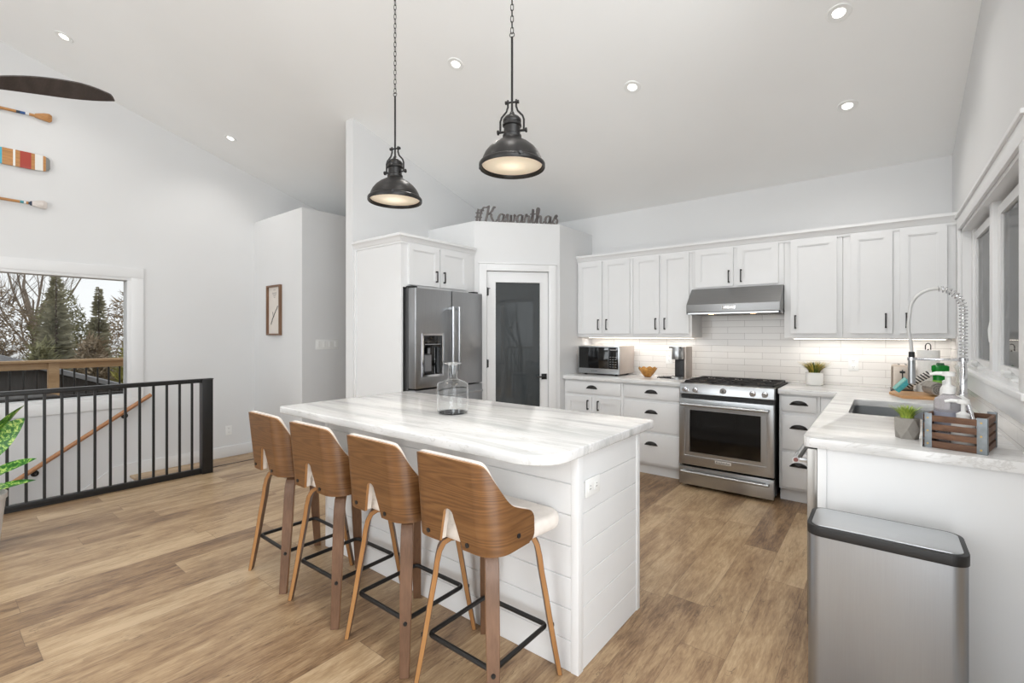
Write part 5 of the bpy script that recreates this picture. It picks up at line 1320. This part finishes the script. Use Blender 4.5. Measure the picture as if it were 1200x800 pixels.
# ------------------------------------------------------------------ leafy plant by the railing
def leafy():
    px_, py_ = -4.42, .20
    t = thing('potted_plant', 'variegated green houseplant in a pale pot at the left edge by the railing', 'plant', (px_, py_, 0))
    MB().lathe([(0, 0), (.11, 0), (.12, .01), (.150, .32), (.158, .325), (.158, .355), (.148, .358), (.144, .335), (.140, .31), (0, .31)], n=40).build('pot', mat('pale_pot', (198, 194, 190), .5, ns=15, na=.05), t, local=True)
    MB().lathe([(0, .312), (.143, .312)], n=30).build('soil', mat('soil', (60, 46, 38), .95, ns=60, na=.3, bump=.5), t, local=True)
    m, nt, b = newmat('variegated_leaf'); T = NT(nt); tc = T.n('ShaderNodeTexCoord')
    f = T.noise(tc.outputs['Object'], 38, 4, .7, .6); T.link(T.ramp(f, [(.46, lin((40, 96, 34))), (.53, lin((84, 148, 48))), (.62, lin((196, 214, 120)))]), b.inputs['Base Color']); b.inputs['Roughness'].default_value = .35
    rnd = random.Random(3)
    stem = mat('plant_stem', (96, 134, 64), .5)
    def leaf(k0, d, nrm_, Ll, w_, droop):
        k0 = Vector(k0); d = Vector(d).normalized(); nm = Vector(nrm_); nm = (nm-d*nm.dot(d)).normalized()
        base = Vector((k0.x*.4, k0.y*.4, .31))
        q = MB(); q.tube(smooth_path3([base, base.lerp(k0, .55)+Vector((0, 0, .02)), k0]), .006, 8); q.build('stem', stem, t, local=True)
        vs = []; fs = []; n = 14; p = k0.copy()
        for i in range(n+1):
            u = i/n; w2 = w_*math.sin(PI*min(1, u)**.8)**.75 if 0 < u < 1 else .001; sd = d.cross(nm).normalized()
            for s in (-1, -.5, 0, .5, 1): vs.append(p+sd*s*w2+nm*abs(s)*w2*.22)
            d2 = (d-nm*math.sin(droop/n)*-1*(-1) ).normalized() if False else (d+Vector((0, 0, -droop/n))).normalized(); nm = (nm-d2*nm.dot(d2)).normalized(); d = d2; p = p+d*Ll/n
        for i in range(n):
            for s in range(4): a_ = i*5+s; fs.append((a_, a_+1, a_+6, a_+5))
        q = MB(); q.faces(vs, fs); q.build('leaf', m, t, smooth=60, local=True)
    leaf((.05, -.01, .55), (.1, .62, .85), (1, -.25, .3), .36, .078, .25)
    leaf((.06, .06, .47), (.25, .85, .5), (.6, -.2, .8), .24, .036, .3)
    leaf((.07, .06, .38), (.2, .95, .38), (.5, -.1, .8), .22, .026, .4)
    for (az, z0, el, Ll, w_) in ((20, .40, .5, .26, .05), (-20, .55, 1.3, .30, .07), (-60, .46, .7, .30, .06), (-110, .56, 1.2, .30, .07), (-150, .44, .6, .30, .06), (160, .55, 1.3, .32, .07), (125, .42, .6, .26, .05), (60, .66, 2.2, .30, .07)):
        a = R(az); leaf((.09*math.cos(a), .09*math.sin(a), z0), (math.cos(a), math.sin(a), el), (-math.cos(a)*el, -math.sin(a)*el, 1), Ll, w_, .6)
def smooth_path3(p, n=5):
    out = []
    for i in range(len(p)-1):
        p0 = Vector(p[max(0, i-1)]); p1 = Vector(p[i]); p2 = Vector(p[i+1]); p3 = Vector(p[min(len(p)-1, i+2)])
        for k in range(n): u = k/n; out.append(.5*((2*p1)+(-p0+p2)*u+(2*p0-5*p1+4*p2-p3)*u*u+(-p0+3*p1-3*p2+p3)*u**3))
    out.append(Vector(p[-1])); return out
leafy()

# ================================================================== outdoors
gr = MB(); gr.box(-70, 40, -45, 50, -3.0, -2.9); struct(gr.build('ground', mat('leaf_litter', (132, 116, 92), .95, ns=2, na=.3, bump=.4), smooth=0))
dk = MB(); dk.box(-9.3, EW-.16, -6, 2.6, -.25, -.12); struct(dk.build('deck_floor', M_deckwood, smooth=0))
t = thing('deck_railing', 'wooden deck rail with black balusters outside the end wall window', 'railing', (-9.05, .5, -.12))
MB().box(-9.13, -8.97, -6, 2.55, .965, 1.0, .006).box(-9.07, -9.03, -6, 2.55, .875, .965, .004).build('top_rail', M_deckwood, t)
MB().box(-9.07, -9.03, -6, 2.55, -.04, .05, .004).build('bottom_rail', M_deckwood, t)
for yy in (-4.2, -1.5, 1.16, 2.5): MB().box(-9.11, -9.0, yy-.055, yy+.055, -.12, .965, .005).build('post', M_deckwood, t)
y = -2.0
while y < 2.45:
    if min(abs(y-1.16), abs(y+1.5)) > .07: MB().cyl((-9.05, y, .0), (-9.05, y, .9), .011, n=10).build('baluster', M_black, t)
    y += .125
# round dark patio table close to the rail
t = thing('patio_table', 'dark round patio table on the deck outside the window', 'table', (-8.45, .75, -.12))
MB().lathe([(0, .66), (.36, .66), (.37, .67), (.37, .69), (.34, .70), (0, .705)], n=40).build('table_top', M_black, t, local=True)
MB().cyl((0, 0, 0), (0, 0, .66), .03, n=16).lathe([(0, .0), (.26, 0), (.25, .02), (.03, .05)], n=32).build('pedestal', M_black, t, local=True)
# neighbouring shed with ribbed metal roof
t = thing('metal_roof_building', 'building with a grey ribbed metal roof beyond the deck', 'building', (-15, 1.0, -2.9))
M_roof = mat('metal_roof', (128, 128, 130), .5, metal=.3, ns=6, na=.1)
m = MB(); yr_, zr_ = 1.15, .86
m.prism([(yr_, zr_), (yr_+3.0, zr_-1.15), (yr_+3.0, zr_-1.21), (yr_, zr_-.07), (yr_-3.0, zr_-1.21), (yr_-3.0, zr_-1.15)], -20, -12.6, 'x')
for k in range(20):
    x = -12.7-k*.37
    for s in (-1, 1):
        a = Vector((x, yr_, zr_+.01)); b = Vector((x, yr_+s*3.0, zr_-1.14)); m.tube([a, b], .022, 6)
m.build('roof', M_roof, t)
m = MB(); m.prism([(yr_-2.7, -2.9), (yr_+2.7, -2.9), (yr_+2.7, zr_-1.12), (yr_, zr_-.08), (yr_-2.7, zr_-1.12)], -19.8, -12.9, 'x'); m.build('wall', mat('dark_siding', (84, 82, 82), .8, ns=4, na=.1, stretch=(1, 12, 1)), t, smooth=0)
M_wick = mat('dark_wicker', (40, 36, 34), .8, ns=60, na=.5, bump=.6, stretch=(1, 3, 8))
# trees
M_bark = mat('bark', (138, 126, 114), .95, ns=12, na=.2); M_bark2 = mat('bark_dark', (112, 100, 90), .95, ns=12, na=.2)
M_con = mat('conifer_needles', (150, 146, 122), .9, ns=5, na=.3); M_shr = mat('shrub_twigs', (158, 142, 120), .95, ns=8, na=.3); M_shr2 = mat('shrub_olive', (144, 142, 108), .95, ns=8, na=.3); M_shr3 = mat('shrub_yellow', (168, 162, 92), .95, ns=8, na=.3)
def bare_tree(x, y, h, seed, label, mt):
    rnd = random.Random(seed); q = MB(); vs = []; fs = []
    def limb(p, d, L_, r, dep):
        n = 3; pts = [p]; rs = [r]
        for i in range(n):
            d = (d+Vector((rnd.uniform(-.2, .2), rnd.uniform(-.2, .2), rnd.uniform(-.02, .14)))).normalized(); p = p+d*L_/n; pts.append(p); rs.append(r*(1-.5*(i+1)/n))
        base = len(vs); k = 4 if dep > 1 else 3
        for i, (a, rr_) in enumerate(zip(pts, rs)):
            u = Vector((0, 1, 0)); v = Vector((1, 0, .2)).normalized()
            for j in range(k): an = 2*PI*j/k; vs.append(a+(u*math.cos(an)+v*math.sin(an))*rr_)
        for i in range(n):
            for j in range(k): fs.append((base+i*k+j, base+i*k+(j+1) % k, base+(i+1)*k+(j+1) % k, base+(i+1)*k+j))
        if dep > 0:
            for c in range(4 if dep > 1 else 4):
                i = rnd.randint(1, n); dd = (d+Vector((rnd.uniform(-.9, .9), rnd.uniform(-.9, .9), rnd.uniform(.0, .7)))).normalized()
                limb(pts[i], dd, L_*rnd.uniform(.5, .75), rs[i]*.6, dep-1)
    limb(Vector((0, 0, 0)), Vector((rnd.uniform(-.05, .05), rnd.uniform(-.05, .05), 1)), h*.5, h*.013, 4)
    q.faces(vs, fs); o = q.build('bare_tree', mt, smooth=0, origin=(0, 0, 0)); o.location = (x, y, -2.9)
    tag(o, label, 'tree', 'bare trees beyond the deck')
def conifer(x, y, h, w_, seed, label):
    rnd = random.Random(seed); t = thing('conifer_tree', label, 'tree', (x, y, -2.9), 'conifers beyond the deck')
    MB().cyl((0, 0, 0), (0, 0, h), h*.018, .01, 8).build('trunk', M_bark2, t, local=True)
    vs = []; fs = []
    n = 800
    for i in range(n):
        u = rnd.random()**.85; z = h*(.12+.88*u); L_ = w_*(1-u)**.8*rnd.uniform(.55, 1.1)+.12; a = rnd.uniform(0, 2*PI); d = Vector((math.cos(a), math.sin(a), -.18)); sd = Vector((-math.sin(a), math.cos(a), 0)); b = len(vs)
        p = Vector((0, 0, z)); ww_ = L_*.07
        vs += [p, p+d*L_*.5+sd*ww_+Vector((0, 0, .02)), p+d*L_+Vector((0, 0, .1*L_)), p+d*L_*.5-sd*ww_-Vector((0, 0, .12*L_)), p+d*L_*.55-Vector((0, 0, .22*L_))]
        fs += [(b, b+1, b+2), (b, b+2, b+3), (b, b+2, b+4)]
    q = MB(); bm = bmesh.new(); V = [bm.verts.new(v) for v in vs]
    for f in fs: bm.faces.new([V[k] for k in f])
    me = bpy.data.meshes.new('tmp'); bm.to_mesh(me); q.bm.from_mesh(me); bpy.data.meshes.remove(me); bm.free()
    q.build('foliage', M_con, t, smooth=0, local=True)
def shrub(x, y, h, w_, seed, mt, label):
    rnd = random.Random(seed); q = MB(); vs = []; fs = []
    for i in range(4200):
        a = rnd.uniform(0, 2*PI); r = w_*math.sqrt(rnd.random()); z = h*rnd.random()**.8*(1-.35*(r/w_)**2); p = Vector((r*math.cos(a), r*math.sin(a), z)); d = Vector((rnd.uniform(-1, 1), rnd.uniform(-1, 1), rnd.uniform(-.2, 1))).normalized()*rnd.uniform(.15, .5); s = d.orthogonal().normalized()*rnd.uniform(.012, .05); b = len(vs)
        vs += [p-s, p+s, p+d]; fs.append((b, b+1, b+2))
    bm = bmesh.new(); V = [bm.verts.new(v) for v in vs]
    for f in fs: bm.faces.new([V[k] for k in f])
    me = bpy.data.meshes.new('tmp'); bm.to_mesh(me); q.bm.from_mesh(me); bpy.data.meshes.remove(me); bm.free()
    o = q.build('shrub', mt, smooth=0, origin=(0, 0, 0)); o.location = (x, y, -2.9); tag(o, label, 'shrub', 'shrubs beyond the deck')
tl = [(-20.5, .9, 7.6, 11, 'tall bare tree at the left of the window view'), (-25.0, 6.9, 8, 14, 'bare tree at the right of the window view'), (-29, .6, 9.5, 12, 'bare tree behind the shed roof in the window view'),
      (-36, 4.2, 12, 15, 'distant bare tree between the conifers'), (-38, 10.2, 13, 16, 'distant bare tree at the right edge of the window view'), (-46, 5.5, 15, 18, 'farthest bare tree seen above the brush')]
for i, (x, y, h, s, lb) in enumerate(tl): bare_tree(x, y, h, s, lb, M_bark if i % 2 else M_bark2)
conifer(-24.0, 3.15, 6.6, .95, 5, 'broad grey green conifer in the middle of the window view')
conifer(-26.8, 4.85, 6.3, .8, 6, 'narrow pointed conifer right of the broad one')
for i, (x, y, h, w_, m_, lb) in enumerate([(-34, 1.6, 7.2, 2.2, M_shr, 'distant brown brush at the left of the window view'), (-31, 7.3, 6.8, 1.9, M_shr, 'distant brown brush at the right of the window view'), (-23.6, 1.35, 4.6, .7, M_shr, 'brown brush just behind the shed roof'),
                                             (-21.0, 2.45, 4.0, .5, M_shr2, 'olive brush beneath the broad conifer'), (-22.6, 3.9, 4.2, .6, M_shr, 'brown brush between the two conifers'), (-20.6, 4.6, 3.9, .45, M_shr3, 'yellow green bush at the right edge of the window view'), (-33.5, 4.6, 6.8, 1.2, M_shr2, 'olive brush behind the broad conifer')]):
    shrub(x, y, h, w_, 30+i, m_, lb)
# east side deck seen in the door glass
dk = MB(); dk.box(WX1, 4.2, -1, 5, -.25, -.12); struct(dk.build('deck_floor_east', M_deckwood, smooth=0))
t = thing('deck_railing', 'wooden deck rail outside the side door, seen only as a reflection in the pantry glass', 'railing', (4.0, 1.5, -.12))
MB().box(3.93, 4.07, -1, 5, .965, 1.0, .006).box(3.98, 4.02, -1, 5, -.04, .05, .004).build('top_rail', M_deckwood, t)
for yy in (-.9, 2.0, 4.9): MB().box(3.95, 4.05, yy-.05, yy+.05, -.12, .965, .005).build('post', M_deckwood, t)
for k in range(45):
    y = -.8+.125*k
    if min(abs(y-2.0), abs(y-4.9)) > .07: MB().cyl((4.0, y, 0), (4.0, y, .966), .011, n=8).build('baluster', M_black, t)
bare_tree(13, -3.0, 9, 41, 'bare tree outside the side door, seen only as a reflection', M_bark2)
bare_tree(17, -8.0, 10, 42, 'bare tree farther outside the side door, seen only as a reflection', M_bark2)
# wicker sofa back on the deck
t = thing('patio_sofa', 'dark wicker patio sofa seen through the bottom of the end wall window', 'sofa', (-7.55, .75, -.12))
m = MB(); m.box(-7.30, -7.18, -.5, 1.62, -.06, .67, .03, 3); m.build('backrest', M_wick, t)
m = MB(); m.box(-7.95, -7.30, -.5, 1.62, .0, .30, .03, 3); m.build('seat_frame', M_wick, t)
for (a, b) in ((-.5, -.38), (1.50, 1.62)): MB().box(-7.95, -7.28, a, b, .0, .50, .03, 3).build('arm', M_wick, t)
for k in range(3): MB().box(-7.93, -7.31, -.36+.62*k, .24+.62*k, .302, .42, .04, 3).build('cushion', M_blackpl, t)
for xx in (-7.9, -7.24):
    for yy in (-.44, 1.56): MB().cyl((xx, yy, -.12), (xx, yy, 0), .02, n=10).build('leg', M_blackpl, t)
